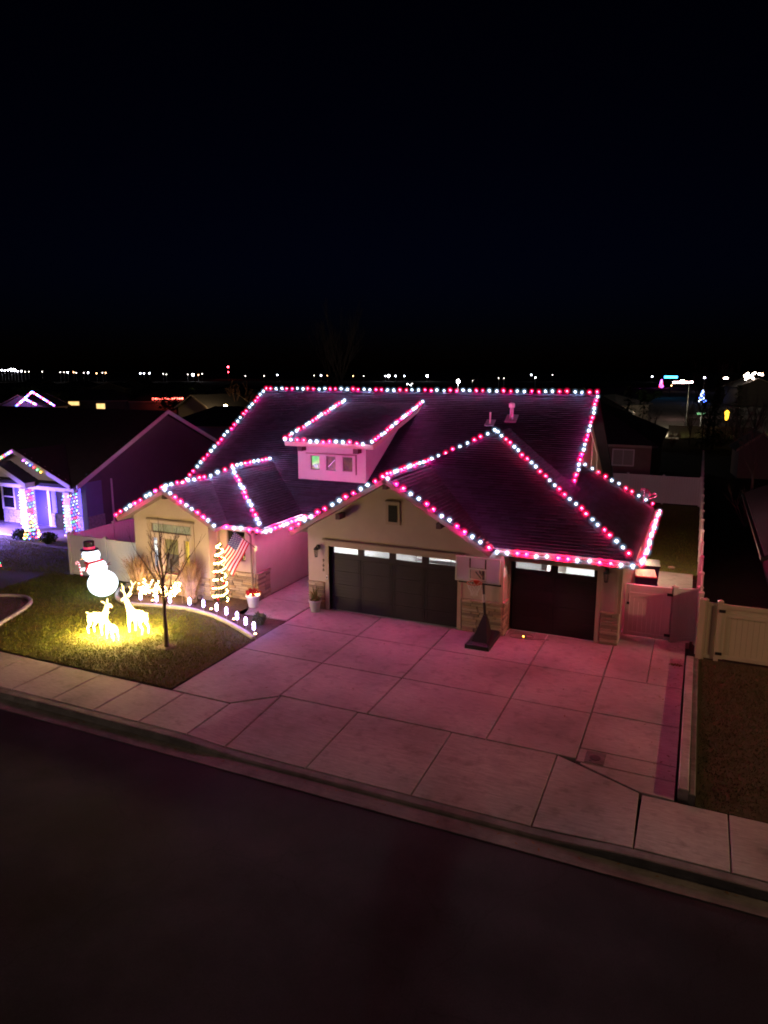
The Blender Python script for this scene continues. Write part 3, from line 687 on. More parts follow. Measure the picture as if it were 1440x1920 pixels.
f = MB(); f.holes(-4.30,-3.45,1.5,2.66,[(-4.26,-3.49,1.54,2.62)],wallx(f,-0.30,-0.24)); wo = f.build('window', FASCIA, house); MB().box(-4.26,-3.49,-0.275,-0.27,1.54,2.62).build('pane', DARKGLASS, wo)
MB().box(-2.94,-2.92,-0.70,-0.2,2.70,2.82).build('gutter_bracket', FASCIA, house)
MB().tube([(-3.06,-0.78,2.84),(-3.12,-0.46,2.55),(-3.12,-0.43,0.1)],0.04,8).build('downspout', FASCIA, house)
# eave gutters
MB().box(-2.42,-2.34,-0.86,2.2,2.78,2.88).build('eave_gutter', FASCIA, house); MB().box(10.42,10.52,-0.1,9.2,2.76,2.87).build('eave_gutter', FASCIA, house); MB().box(6.2,10.42,-0.19,-0.09,2.76,2.87).build('eave_gutter', FASCIA, house)
MB().box(9.85,9.94,0.45,0.50,1.1,2.74).build('downspout', TRIM, house)

# ---- dormer body
dw = [(-3.05,-2.62,4.50,5.10),(-2.30,-1.86,4.50,5.10),(-1.53,-1.08,4.50,5.10)]
DST = mat('dormer_stucco',(0.50,0.46,0.45),0.9,0.1,1.4,0.2,70)
mb = MB(); mb.holes(-3.66,-0.46,3.9,5.66,dw,wallx(mb,4.0,4.18)); mb.build('dormer_wall', DST, dormer)
for x0 in (-3.66,-0.64): MB().prism([(x0,4.18,3.95),(x0,9.0,6.80),(x0,9.0,6.93),(x0,4.18,5.72)],(0.18,0,0)).build('dormer_side', DST, dormer)
MB().box(-3.25,-0.88,3.955,3.999,5.17,5.21).build('window_head_trim', FASCIA, dormer); MB().box(-0.92,-0.885,3.965,3.999,4.38,5.168).build('window_side_trim', FASCIA, dormer)
dm = [lit('dormer_green',(0.0,0.55,0.02),(0.10,0.75,0.05),0.9,3.0,(0.3,0.6)), lit('dormer_dim',(0.02,0.015,0.02),(0.22,0.12,0.05),0.8,4.0,(0.45,0.75)), lit('dormer_brown',(0.02,0.012,0.008),(0.12,0.07,0.02),0.8,4.0,(0.45,0.7))]
for i,h in enumerate(dw):
    f = MB(); f.holes(h[0],h[1],h[2],h[3],[(h[0]+0.03,h[1]-0.03,h[2]+0.03,h[3]-0.03)],wallx(f,4.06,4.12)); wo = f.build('window', FASCIA, dormer)
    MB().box(h[0]+0.03,h[1]-0.03,4.085,4.09,h[2]+0.03,h[3]-0.03).build('pane', dm[i], wo)
    if i == 0:
        MB().prism([(-3.02,4.083,4.54),(-2.66,4.083,4.54),(-2.66,4.083,4.78),(-3.02,4.083,4.68)],(0,-0.004,0)).build('sill_clutter', lit('sill_clutter',(0.02,0.02,0.02),(0.8,0.5,0.15),0.7,14,(0.45,0.6)), wo)
    if i == 1:
        mb = MB()
        for k in range(7): mb.ball((-2.22+0.045*k,4.08,4.66+0.045*k),0.014,6,5)
        mb.build('fairy_lights', glow('fairy',(0.7,0.5,1.0),3.0), wo)

# roof vents
vp = thing('roof_vent', 'slim pale plumbing vent pipe on the main roof', 'vent', (3.59,7.95,6.34))
MB().lathe((0,0,0),[(0.10,-0.10),(0.08,0.02),(0.04,0.08),(0.04,0.50),(0.033,0.50)],10).build('pipe', WHITEP, vp); MB().prism([(-0.2,-0.2,-0.07),(0.2,-0.2,-0.07),(0.2,0.2,0.165),(-0.2,0.2,0.165)],(0,0,0.015)).build('flashing', METAL, vp)
vp = thing('flue_vent', 'capped double-wall flue pipe near the roof ridge', 'vent', (4.44,8.27,6.53))
MB().lathe((0,0,0),[(0.20,-0.14),(0.14,0.02),(0.085,0.12),(0.085,0.52)],12).build('pipe', METAL, vp); MB().lathe((0,0,0.52),[(0.13,0.0),(0.135,0.16),(0.06,0.20)],12).build('cap', WHITEP, vp); MB().prism([(-0.25,-0.25,-0.10),(0.25,-0.25,-0.10),(0.25,0.25,0.19),(-0.25,0.25,0.19)],(0,0,0.015)).build('flashing', METAL, vp)
# satellite dish at the rear eave
sdsh = thing('satellite_dish', 'satellite dish with curved arm on the low rear roof edge', 'dish', (9.95,9.1,3.2))
MB().tube([(0,0,-0.05),(0,0.02,0.22),(0,0.1,0.42)],0.025,6).build('mast', METAL, sdsh)
dd = MB(); 
for i in range(6):
    pass
dd.lathe((0,0,0),[(0.02,0.0),(0.14,0.02),(0.24,0.06),(0.31,0.11),(0.315,0.115),(0.24,0.05),(0.02,-0.01)],18); o = dd.build('reflector', mat('dish_grey',(0.05,0.05,0.055),0.5), sdsh); o.location = (0,0.16,0.34); o.scale = (0.8,0.8,0.8); o.rotation_euler = (R(-62),0,R(-35))
MB().tube([(0.02,0.05,0.12),(0.25,0.02,0.17),(0.46,0,0.26),(0.50,0,0.33),(0.44,0,0.38)],0.018,6).build('feed_arm', WHITEP, sdsh)
MB().bbox(0.36,0.44,-0.04,0.04,0.34,0.42,0.01).build('receiver', WHITEP, sdsh)

# ================================================================== roof light strings
bm_ = {}
def bulb_mesh(core, shell, outer, name, r=0.037, R2=0.082):
    bm2 = bmesh.new(); me = bpy.data.meshes.new(name); Tm = Matrix.Translation((0,0,0.03))
    bmesh.ops.create_icosphere(bm2, subdivisions=1, radius=r, matrix=Tm); n0 = len(bm2.faces)
    bmesh.ops.create_cone(bm2, cap_ends=True, segments=6, radius1=0.022, radius2=0.026, depth=0.06, matrix=Matrix.Translation((0,0,-0.038))); n1 = len(bm2.faces)
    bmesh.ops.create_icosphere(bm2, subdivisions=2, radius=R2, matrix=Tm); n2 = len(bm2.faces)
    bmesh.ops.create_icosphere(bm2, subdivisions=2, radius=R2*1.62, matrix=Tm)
    for i, f in enumerate(bm2.faces):
        f.smooth = True; f.material_index = 0 if i < n0 else (1 if i < n1 else (2 if i < n2 else 3))
    bm2.to_mesh(me); bm2.free()
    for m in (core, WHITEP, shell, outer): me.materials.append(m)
    return me
WB = bulb_mesh(WBULB, WHALO, WHALO2, 'white_bulb'); RB = bulb_mesh(RBULB, RHALO, RHALO2, 'red_bulb')
def string(label, pts, phase=0, spacing=0.315, lift=(0,0,0.07), skip_last=False, power=1.0, pure=False, cool=1.0):
    P = [Vector(p) + Vector(lift) for p in pts]
    t = thing('light_string', label, 'light string', P[0], 'red and white roof light strings')
    MB().tube([p - P[0] - Vector((0,0,0.03)) for p in P], 0.010, 4).build('cable', CABLE, t)
    k = phase
    for i in range(len(P)-1):
        L = (P[i+1]-P[i]).length; n = max(1, round(L/spacing))
        for j in range(n + (1 if i == len(P)-2 and not skip_last else 0)):
            q = P[i].lerp(P[i+1], j/n) - P[0] + Vector((random.uniform(-.025,.025), random.uniform(-.025,.025), random.uniform(-.02,.02)))
            red = (k % 4) >= 2; sc_b = random.uniform(0.85, 1.15)
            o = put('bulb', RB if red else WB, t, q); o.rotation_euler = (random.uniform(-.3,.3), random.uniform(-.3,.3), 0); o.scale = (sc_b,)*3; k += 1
            lo = bpy.data.objects.new('diode', diode(red, power, pure, cool)); COL.objects.link(lo); lo.parent = o; lo.location = (0,0,0.03)
    return t
string('red and white bulbs along the main roof ridge', [(-9.1,10,7.60),(7.72,10,7.60)], 2, power=.45, cool=4.0)
string('red and white bulbs down the left rake of the main roof', [(-9.14,9.8,7.46),(-9.14,2.3,3.08)], 0, power=.5)
string('red and white bulbs down the right rake of the main roof', [(7.78,9.75,7.43),(7.78,4.75,4.52)], 1, power=.5)
string('bulbs up the left edge of the dormer roof', [(-4.02,3.65,5.74),(-4.02,9.1,7.09)], 2, 0.30, power=.4, cool=4.0)
string('bulbs along the front eave of the dormer', [(-4.0,3.56,5.68),(-0.35,3.56,5.68)], 0, lift=(0,-0.03,0.05), power=.4, cool=4.0)
string('bulbs up the right edge of the dormer roof', [(0.02,3.6,5.73),(0.02,9.1,7.09)], 1, 0.30, power=.55)
string('bulbs on the left rake of the wide garage gable', [(-1.25,-0.62,2.98),(2.36,-0.62,5.06)], 2)
string('bulbs on the right rake of the wide garage gable', [(2.55,-0.62,5.00),(6.05,-0.62,2.98)], 1)
string('bulbs running back along the garage gable ridge and up the hip', [(2.42,-0.45,5.12),(2.42,3.9,5.12),(4.50,5.43,6.20)], 2, power=.5)
string('bulbs down the right hip of the garage roof', [(4.62,5.38,6.15),(10.2,0.10,3.08)], 0, power=.5, pure=True)
string('bulbs along the eave above the narrow garage door', [(6.22,-0.26,2.86),(10.36,-0.26,2.86)], 0, lift=(0,0,0), power=1.35, pure=True)
string('densely seen bulbs along the right side eave of the garage', [(10.60,-0.05,2.88),(10.60,9.1,2.88)], 3, lift=(0,0,0), power=0.8, pure=True)
string('sparse bulbs down the rear rake of the garage roof', [(7.5,9.18,4.55),(10.3,9.18,3.05)], 0, power=.5, pure=True)
string('bulbs on the left rake of the front bay gable', [(-8.6,-1.52,3.02),(-6.28,-1.52,4.24)], 2, 0.29)
string('bulbs on the right rake of the front bay gable', [(-6.1,-1.52,4.18),(-3.92,-1.52,3.02)], 0, 0.29)
string('bulbs along the bay ridge, left wing hip and wing ridge', [(-6.25,-1.3,4.29),(-6.25,1.35,4.29),(-5.6,2.0,4.66),(-5.6,4.85,4.66)], 0, power=.6, cool=4.0)
string('bulbs down the right hip of the left wing roof', [(-5.45,1.85,4.57),(-2.5,-0.75,3.04)], 0, power=.6, cool=4.0)
string('bulbs along the front eave of the left wing', [(-3.85,-0.93,2.90),(-2.5,-0.93,2.90)], 3, lift=(0,0,0))
string('bulbs along the walkway eave of the left wing', [(-2.26,-0.72,2.84),(-2.26,2.0,2.84)], 0, lift=(0,0,0), power=1.0, cool=2.5)
string('short run of bulbs along the main eave over the entry', [(-2.2,2.0,2.86),(-1.5,2.0,2.86)], 2, lift=(0,0,0))

# ================================================================== fences and gates
def fence_run(label, p0, p1, h=1.83, m=VINYL, step=2.4, capside=True, first=True):
    p0, p1 = Vector(p0), Vector(p1); L = (p1-p0).length; d = (p1-p0)/L; nrm = Vector((-d.y, d.x, 0)); a = math.atan2(d.y, d.x)
    t = thing('fence', label, 'fence', p0); t.rotation_euler = (0,0,a)
    n = max(1, round(L/step)); s = L/n
    pm = MB().bbox(-0.065,0.065,-0.065,0.065,-0.1,h+0.02,0.01).mesh('post', m); cm = MB().add([(-0.08,-0.08,0),(0.08,-0.08,0),(0.08,0.08,0),(-0.08,0.08,0),(-0.08,-0.08,0.03),(0.08,-0.08,0.03),(0.08,0.08,0.03),(-0.08,0.08,0.03),(0,0,0.09)],[(0,3,2,1),(0,1,5,4),(1,2,6,5),(2,3,7,6),(3,0,4,7),(4,5,8),(5,6,8),(6,7,8),(7,4,8)]).mesh('cap', m)
    bm3 = MB(); nb = max(1, int(s/0.155)); bw = (s-0.14)/nb
    for k in range(nb): bm3.bbox(0.07+k*bw+0.004,0.07+(k+1)*bw-0.004,-0.012,0.012,0.06,h-0.10,0.003)
    bme = bm3.mesh('boards', m); rm = MB().box(0.07,s-0.07,-0.03,0.03,h-0.115,h-0.02).mesh('rail', m); rm2 = MB().box(0.07,s-0.07,-0.03,0.03,0.02,0.14).mesh('rail', m)
    for i in range(n+1):
        if i > 0 or first:
            po = put('post', pm, t, (i*s,0,0)); put('cap', cm, po, (0,0,h+0.021))
        if i < n: b = put('boards', bme, t, (i*s,0,0)); b['kind'] = 'stuff'; put('rail', rm, t, (i*s,0,0)); put('rail', rm2, t, (i*s,0,0))
    return t
fence_run('white vinyl fence across the side yard behind the snowman', (-12.4,-0.45,0), (-8.3,-0.45,0), 1.75, step=2.0)
fence_run('vinyl side fence lit red between the two houses', (-12.4,-0.2,0), (-12.4,16.0,0), 1.75)
fence_run('long white side fence receding right of the driveway gate', (12.32,1.15,0), (12.32,44.0,0), 1.85)
fence_run('pale vinyl fence across the back of the yard', (1.0,27.6,0), (12.2,27.6,0), 1.85)
fence_run('short angled fence panel joining gate and side fence', (11.55,1.62,0), (12.28,1.95,0), 1.80, step=1.0)
fence_run('short tan fence panel left of the neighbouring gate', (12.45,0.62,0), (12.85,0.62,0), 1.80, TANVINYL, 0.5)
def gate(label, x0, x1, y, h, m, hinge_right=True):
    t = thing('gate', label, 'gate', (x0,y,0)); W = x1-x0
    MB().bbox(-0.02,0.11,-0.05,0.05,0.05,h,0.01).build('stile', m, t); MB().bbox(W-0.11,W+0.02,-0.05,0.05,0.05,h,0.01).build('stile', m, t)
    for z0 in (0.06,h-0.40,h-0.13): MB().box(0.112,W-0.112,-0.04,0.04,z0,z0+0.12).build('rail', m, t)
    nb = max(3, round((W-0.22)/0.15)); bw = (W-0.224)/nb; bme = MB().bbox(0.003,bw-0.003,-0.016,0.016,0.18,h-0.41,0.003).mesh('board', m)
    for k in range(nb): put('board', bme, t, (0.112+k*bw,0,0))
    MB().box(0.112,W-0.112,-0.014,0.014,h-0.28,h-0.132).build('top_panel', m, t)
    hx = W-0.02 if hinge_right else 0.0
    for z0 in (0.22,h-0.22): MB().bbox(hx-0.10,hx+0.08,-0.075,-0.05,z0-0.04,z0+0.05,0.006).build('hinge', BLACK, t)
    lx = 0.03 if hinge_right else W-0.08
    MB().bbox(lx,lx+0.08,-0.09,-0.05,h*0.62,h*0.62+0.08,0.006).build('latch', BLACK, t); MB().box(lx+0.03,lx+0.045,-0.062,-0.05,h*0.63,h*0.82).build('pull_cable', BLACK, t)
    return t
gate('white vinyl gate lit red beside the narrow garage door', 10.10, 11.45, 1.60, 1.80, VINYL)
gate('tan vinyl gate with black hinges at the right edge', 12.92, 15.4, 0.62, 1.78, TANVINYL, False)
MB().bbox(12.30,12.44,-0.03,0.06,-0.1,1.84,0.01)
po = thing('fence_post', 'thick tan end post where driveway wall meets the fence', 'post', (12.38,0.62,0)); MB().bbox(-0.10,0.06,-0.10,0.12,-0.1,1.86,0.01).build('shaft', TANVINYL, po)

# ================================================================== basketball hoop
hp = thing('basketball_hoop', 'portable basketball hoop with clear backboard between the garage doors', 'hoop', (5.98,-0.85,0))
base = MB(); base.add([(-0.36,-0.74,0),(0.42,-0.74,0),(0.40,0.72,0),(-0.32,0.72,0),(-0.36,-0.74,0.13),(0.42,-0.74,0.13),(0.40,0.72,0.16),(-0.32,0.72,0.16),(-0.30,-0.66,0.18),(0.36,-0.66,0.18),(0.34,0.64,0.21),(-0.26,0.64,0.21)],
         [(0,3,2,1),(0,1,5,4),(1,2,6,5),(2,3,7,6),(3,0,4,7),(4,5,9,8),(5,6,10,9),(6,7,11,10),(7,4,8,11),(8,9,10,11)]); base.build('base', BLACK, hp)
MB().add([(-0.20,-0.55,0.182),(0.30,-0.55,0.182),(0.24,0.25,0.20),(-0.14,0.25,0.20),(0.02,-0.06,0.92),(0.12,-0.06,0.92),(0.12,0.06,0.92),(0.02,0.06,0.92)],[(0,1,5,4),(1,2,6,5),(2,3,7,6),(3,0,4,7),(4,5,6,7)]).build('base_cowl', BLACK, hp)
MB().tube([(0.07,0,0.8),(0.03,-0.03,1.35)],0.045,10).build('lower_pole', BLACK, hp)
MB().tube([(0.03,-0.03,1.35),(0.015,-0.04,1.62)],0.038,10).build('middle_pole', METAL, hp)
MB().tube([(0.015,-0.04,1.62),(-0.02,-0.06,2.45)],0.04,10).build('upper_pole', BLACK, hp)
by = -0.42
bbk = MB().box(-0.80,0.60,by,by+0.012,2.12,2.88).build('backboard', None or glass('acrylic',(0.97,0.96,0.98),0.05), hp)
TRL = bpy.data.materials.new('translucent_panel'); TRL.use_nodes = True
tn, tl = TRL.node_tree.nodes, TRL.node_tree.links; tb = tn['Principled BSDF']; tb.inputs['Base Color'].default_value = (0.86,0.85,0.90,1); tb.inputs['Roughness'].default_value = 0.3
tt = tn.new('ShaderNodeBsdfTranslucent'); tt.inputs[0].default_value = (0.93,0.92,0.94,1); tx = tn.new('ShaderNodeMixShader'); tx.inputs[0].default_value = 0.65
tl.new(tb.outputs[0], tx.inputs[1]); tl.new(tt.outputs[0], tx.inputs[2]); tl.new(tx.outputs[0], tn['Material Output'].inputs[0])
FR = WHITEP
fm = MB()
fm.box(-0.82,0.62,by-0.012,by+0.02,2.86,2.90); fm.box(-0.82,0.62,by-0.012,by+0.02,2.10,2.135); fm.box(-0.82,-0.78,by-0.0125,by+0.02,2.136,2.859); fm.box(0.58,0.62,by-0.0125,by+0.02,2.136,2.859); fm.build('frame', FR, bbk)
tq = MB(); tq.box(-0.38,0.18,by-0.010,by-0.002,2.50,2.545); tq.box(-0.38,0.18,by-0.010,by-0.002,2.16,2.20); tq.box(-0.38,-0.34,by-0.0105,by-0.002,2.201,2.499); tq.box(0.14,0.18,by-0.0105,by-0.002,2.201,2.499); tq.build('target_square', WHITEP, bbk)
for x0 in (-0.36,0.13): MB().box(x0,x0+0.03,by+0.021,by+0.05,2.12,2.90).build('mullion', BLACK, bbk)
MB().bbox(-0.72,0.66,by+0.03,by+0.055,2.03,2.10,0.005).build('bottom_pad', BLACK, bbk)
fl = MB().box(-0.77,-0.385,by+0.013,by+0.016,2.14,2.855); fl.box(0.185,0.575,by+0.013,by+0.016,2.14,2.855); fl.box(-0.325,0.125,by+0.013,by+0.016,2.56,2.855); fl.build('tinted_panel', TRL, bbk)
arms = MB()
for (z0,z1) in ((2.30,2.62),(2.12,2.42)):
    for x0 in (-0.16,-0.04): arms.tube([(x0,by+0.03,z1),(x0+0.06,-0.02,z0)],0.02,5)
arms.build('arm', BLACK, hp)
rx, ry, rz = -0.10, by-0.30, 2.16
MB().tube([(rx+0.23*math.cos(a*math.pi/12), ry+0.23*math.sin(a*math.pi/12), rz) for a in range(25)],0.012,6,False).build('rim', mat('rim_red',(0.55,0.05,0.03),0.4), hp)
MB().bbox(rx-0.09,rx+0.09,by-0.10,by-0.013,rz-0.10,rz+0.02,0.01).build('rim_bracket', MATS['rim_red'], hp)
net = MB(); NR = [(0.225,0.0),(0.21,-0.08),(0.175,-0.16),(0.135,-0.24),(0.11,-0.32),(0.105,-0.40)]
for k in range(12):
    for sgn in (1,-1): net.tube([(rx+r_*math.cos((k+sgn*0.5*i)*math.pi/6), ry+r_*math.sin((k+sgn*0.5*i)*math.pi/6), rz+z_) for i,(r_,z_) in enumerate(NR)],0.007,3,False)
net.build('net', WHITEP, hp)

# ================================================================== planters, flag, door things
def planter(label, loc, r=0.22, h=0.42, m=WHITEP):
    t = thing('planter', label, 'planter', loc)
    MB().lathe((0,0,0),[(r*0.68,0),(r*0.98,h*0.86),(r*1.1,h*0.87),(r*1.12,h),(r*1.0,h),(r*0.95,h*0.9)],20).build('pot', m, t, True)
    MB().lathe((0,0,h*0.84),[(r*0.94,0),(r*0.94,0.01)],16).build('soil', BARK, t); return t
def leafcloud(mb, c, rad, n, size, flat=1.0, up=0.0, rng=random):
    for _ in range(n):
        d = Vector((rng.gauss(0,1), rng.gauss(0,1), rng.gauss(0,1))); d = d.normalized() if d.length else Vector((1,0,0))
        p = Vector(c) + Vector((d.x*rad[0], d.y*rad[1], d.z*rad[2]))*(rng.random()**0.45)
        a = Vector((rng.gauss(0,1), rng.gauss(0,1), rng.gauss(0,0.6)+up)).normalized(); b = a.orthogonal().normalized()
        s = size*rng.uniform(0.5,1.3)
        mb.add([p-a*s*0.5, p+b*s*0.25, p+a*s*0.5, p-b*s*0.25],[(0,1,2,3)])
p = planter('pale flowerpot of red poinsettias and warm lights by the walkway', (-2.78,-0.92,0), 0.25, 0.46)
mb = MB(); leafcloud(mb,(0,0,0.56),(0.26,0.26,0.12),140,0.16); mb.build('flowers', mat('poinsettia',(0.30,0.010,0.015),0.6,island=0.3), p)
mb = MB()
for _ in range(26):
    a = random.uniform(0,6.28); r_ = random.uniform(0.12,0.27); mb.ball((r_*math.cos(a),r_*math.sin(a),0.47+random.uniform(0,0.06)),0.018,6,4)
mb.build('fairy_lights', WARM, p)['kind'] = 'stuff'
p = planter('grey flowerpot with spiky green plant left of the garage', (-0.42,-0.45,0), 0.22, 0.44, mat('grey_pot',(0.42,0.40,0.40),0.6,0.1,4))
mb = MB()
for k in range(46):
    a = random.uniform(0,6.28); L = random.uniform(0.3,0.62); sp = random.uniform(0.05,0.34)
    mb.tube([(0.05*math.cos(a),0.05*math.sin(a),0.38),(sp*0.5*math.cos(a),sp*0.5*math.sin(a),0.38+L*0.6),(sp*math.cos(a),sp*math.sin(a),0.38+L*(1-0.7*sp))],[0.010,0.008,0.002],3)
leafcloud(mb,(0,0,0.46),(0.22,0.22,0.09),160,0.09)
mb.build('foliage', mat('spiky_leaf',(0.11,0.13,0.035),0.7,island=0.3), p)
# flag
fp = thing('flag', 'American flag hanging from an angled pole on the left wing', 'flag', (-2.95,-0.40,2.10))
T_ = Vector((-0.26,-0.95,0.82)); MB().tube([(0,0.04,-0.04), T_],0.016,8).build('pole', mat('pole_dark',(0.08,0.06,0.05),0.5), fp)
MB().ball(T_*1.01,0.035,8,6).build('finial', METAL, fp); MB().bbox(-0.05,0.05,0.0,0.05,-0.12,0.08,0.01).build('bracket', METAL, fp)
h0 = T_*0.97; h1 = T_*0.28; f0 = h0 + Vector((-1.10,0.38,-1.12)); f1 = h1 + Vector((-0.62,-0.28,-1.28))
def flagpt(u, v):
    p = h0.lerp(h1, v).lerp(f0.lerp(f1, v), u); wv = math.sin(u*7.5+v*2.5)*0.06*min(1,u*2) + math.sin(u*3+v*9)*0.05*u
    return p + Vector((0.35,-0.9,0.2))*wv + Vector((0,0,-0.10*math.sin(math.pi*u)*(1-v)))
NU, NV = 40, 26
fr, fwh, fbl = mat('flag_red',(0.52,0.02,0.035),0.75,0.1,6), mat('flag_white',(0.78,0.76,0.76),0.75,0.06,6), mat('flag_blue',(0.02,0.03,0.16),0.75,0.1,6)
vs = [flagpt(i/NU, j/NV) for i in range(NU+1) for j in range(NV+1)]; F = MB()
F.add(vs, [])
for i in range(NU):
    for j in range(NV):
        F.f.append((i*(NV+1)+j, (i+1)*(NV+1)+j, (i+1)*(NV+1)+j+1, i*(NV+1)+j+1)); st = j//2
        F.mi.append(2 if (i < NU*0.4 and st < 7) else (0 if st % 2 == 0 else 1))
fo = F.build('cloth', [fr,fwh,fbl], fp, True)
mb = MB()
for rrow in range(9):
    for ccol in range(6 if rrow % 2 == 0 else 5):
        u = 0.4*((ccol+(0.5 if rrow % 2 == 0 else 1.0))/6.0); v_ = (7/13)*((rrow+0.6)/9.4)
        c = flagpt(u, v_); du = (flagpt(u+0.01,v_)-c).normalized(); dv = (flagpt(u,v_+0.01)-c).normalized(); nn = du.cross(dv).normalized()
        if nn.y > 0: nn = -nn
        pts = []
        for k in range(10):
            q = math.pi*k/5; r_ = 0.026 if k % 2 == 0 else 0.011; pts.append(c + nn*0.005 + du*r_*math.cos(q) + dv*r_*math.sin(q))
        mb.add(pts,[tuple(range(10))])
mb.build('stars', fwh, fp)
# security camera under the eave corner
sc_ = thing('security_camera', 'small dark security camera under the left wing eave', 'camera', (-2.75,-0.55,2.70)); MB().bbox(-0.05,0.05,-0.05,0.05,0.02,0.10,0.01).build('mount', TRIM, sc_); MB().ball((0,-0.05,0.0),0.055,10,6).build('housing', BLACK, sc_)
# laser projector with cable on the drive
lp = thing('light_projector', 'small glowing projector with looped cable on the driveway', 'projector', (7.12,0.05,0.0))
MB().lathe((0,0,0),[(0.05,0),(0.05,0.05),(0.03,0.07)],10).build('body', BLACK, lp); MB().ball((0,-0.04,0.055),0.022,8,6).build('lens', glow('projector_orange',(1.0,0.25,0.03),40), lp)
MB().tube(smooth_path([(0.05,0.02,0.008),(0.3,0.1,0.008),(0.15,0.3,0.008),(-0.2,0.32,0.008),(-0.45,0.15,0.008),(-0.4,-0.12,0.008),(-0.1,-0.15,0.008),(0.3,-0.05,0.008),(0.8,0.1,0.008)],5),0.007,4).build('cable', CABLE, lp)
# second front-door pot and garland glimpsed behind the garage corner
gd = thing('entry_ornament', 'pink-lit ornament cluster peeking out behind the garage corner', 'ornament', (-1.05,1.2,0))
MB().lathe((0,0,0),[(0.10,0),(0.13,0.35),(0.14,0.36)],12).build('stand', WHITEP, gd)
for zz,r_ in ((0.50,0.16),(0.78,0.13),(1.02,0.10)): MB().ball((0,0,zz),r_,12,8).build('globe', mat('ornament_pink',(0.6,0.25,0.35),0.3), gd)

# ================================================================== garden: path lights, shrubs, grasses, trees
plm = MB(); plm.tube([(0,0,-0.05),(0,0,0.12)],0.012,6); stake = plm.mesh('stake', METAL)
hm = MB().lathe((0,0,0.12),[(0.02,0),(0.05,0.02),(0.055,0.10),(0.035,0.115),(0.05,0.14),(0.055,0.22),(0.03,0.26),(0.01,0.28)],10).mesh('lamp_head', glow('path_light',(0.55,0.45,1.0),12.0))
PL = [(-6.91,-2.29),(-6.2,-2.22),(-5.64,-2.14),(-4.83,-2.02),(-4.2,-2.02),(-3.5,-2.16),(-2.93,-2.36),(-2.29,-2.62),(-1.71,-2.94),(-1.19,-3.22)]
ordn = ['first','second','third','fourth','fifth','sixth','seventh','eighth','ninth','tenth']
for i,(x,y) in enumerate(PL):
    t = thing('path_light', '%s glowing white path light from the left along the curved edging' % ordn[i], 'path light', (x,y,0), 'path lights along the curved edging')
    put('stake', stake, t); put('lamp_head', hm, t); lamp('path_bulb',t,(0,0,0.46),20,(0.42,0.28,1.0),0.04)
for i,(x,y) in enumerate([(-6.6,-2.0),(-3.95,-1.9),(-2.55,-2.45),(-1.05,-3.35)]):
    t = thing('ground_light', ['warm ground light left of the young tree','warm ground light below the dry grass clump','warm ground light near the poinsettia pot','warm ground light at the tip of the planting bed'][i], 'ground light', (x,y,0))
    MB().lathe((0,0,-0.03),[(0.05,0),(0.06,0.06),(0.04,0.065)],10).build('body', BLACK, t); MB().ball((0,0,0.05),0.045,8,6,(1,1,0.6)).build('lens', glow('ground_warm',(1.0,0.62,0.22),16), t)
def grass_clump(label, loc, h, spread, n, m=DRYG, seed=1):
    rng = random.Random(seed); t = thing('ornamental_grass', label, 'grass clump', loc); mb = MB()
    for _ in range(n):
        a = rng.uniform(0,6.28); sp = spread*rng.random()**0.7; L = h*rng.uniform(0.65,1.05); b0 = Vector((0.14*rng.gauss(0,0.6),0.14*rng.gauss(0,0.6),0)); dr_ = Vector((math.cos(a),math.sin(a),0))
        pts = [b0, b0+dr_*sp*0.25+Vector((0,0,L*0.45)), b0+dr_*sp*0.6+Vector((0,0,L*0.8)), b0+dr_*sp+Vector((0,0,L*(1-0.25*sp/spread*rng.random())))]
        s_ = Vector((-math.sin(a),math.cos(a),0))*0.009; vs = []
        for k,p in enumerate(pts): wd = (1,0.9,0.7,0.1)[k]; vs += [p-s_*wd, p+s_*wd]
        mb.add(vs,[(0,1,3,2),(2,3,5,4),(4,5,7,6)])
    mb.build('blades', m, t); 
    mb = MB(); leafcloud(mb,(0,0,0.18),(0.22,0.22,0.22),90,0.16,up=1.0,rng=rng); mb.build('green_base', mat('grass_base',(0.06,0.08,0.025),0.8,island=0.3), t); return t
grass_clump('tall dry ornamental grass left of the bay window', (-7.75,-1.45,0), 1.65, 0.85, 620, seed=1)
grass_clump('tall dry ornamental grass right of the bay window', (-5.20,-1.45,0), 1.75, 0.80, 640, seed=2)
grass_clump('small green tuft of grass beside the walkway bed', (-1.55,-2.35,0), 0.32, 0.42, 260, mat('green_tuft',(0.10,0.105,0.035),0.8,island=0.3), 3)
def lit_shrub(label, loc, seed):
    rng = random.Random(seed); t = thing('lit_shrub', label, 'shrub', loc); mb = MB(); tips = []
    for _ in range(16):
        a = rng.uniform(0,6.28); L = rng.uniform(0.25,0.48); p = Vector((math.cos(a)*L*0.9, math.sin(a)*L*0.9, 0.20+rng.uniform(0.1,0.42))); mb.tube([(0,0,0),p*0.5+Vector((0,0,0.08)),p],[0.014,0.008,0.004],4); tips.append(p)
    mb.build('branches', WOOD, t); mb = MB()
    for p in tips:
        for k in range(7): q = p*rng.uniform(0.45,1.1)+Vector((rng.gauss(0,.04),rng.gauss(0,.04),rng.gauss(0,.04)+0.04)); mb.ball(q,0.020,6,4)
    mb.build('fairy_lights', WARM, t)['kind'] = 'stuff'
lit_shrub('low shrub wrapped in warm lights left of the young tree', (-6.95,-1.75,0), 11); lit_shrub('low shrub wrapped in warm lights behind the young tree', (-6.05,-1.7,0), 12)

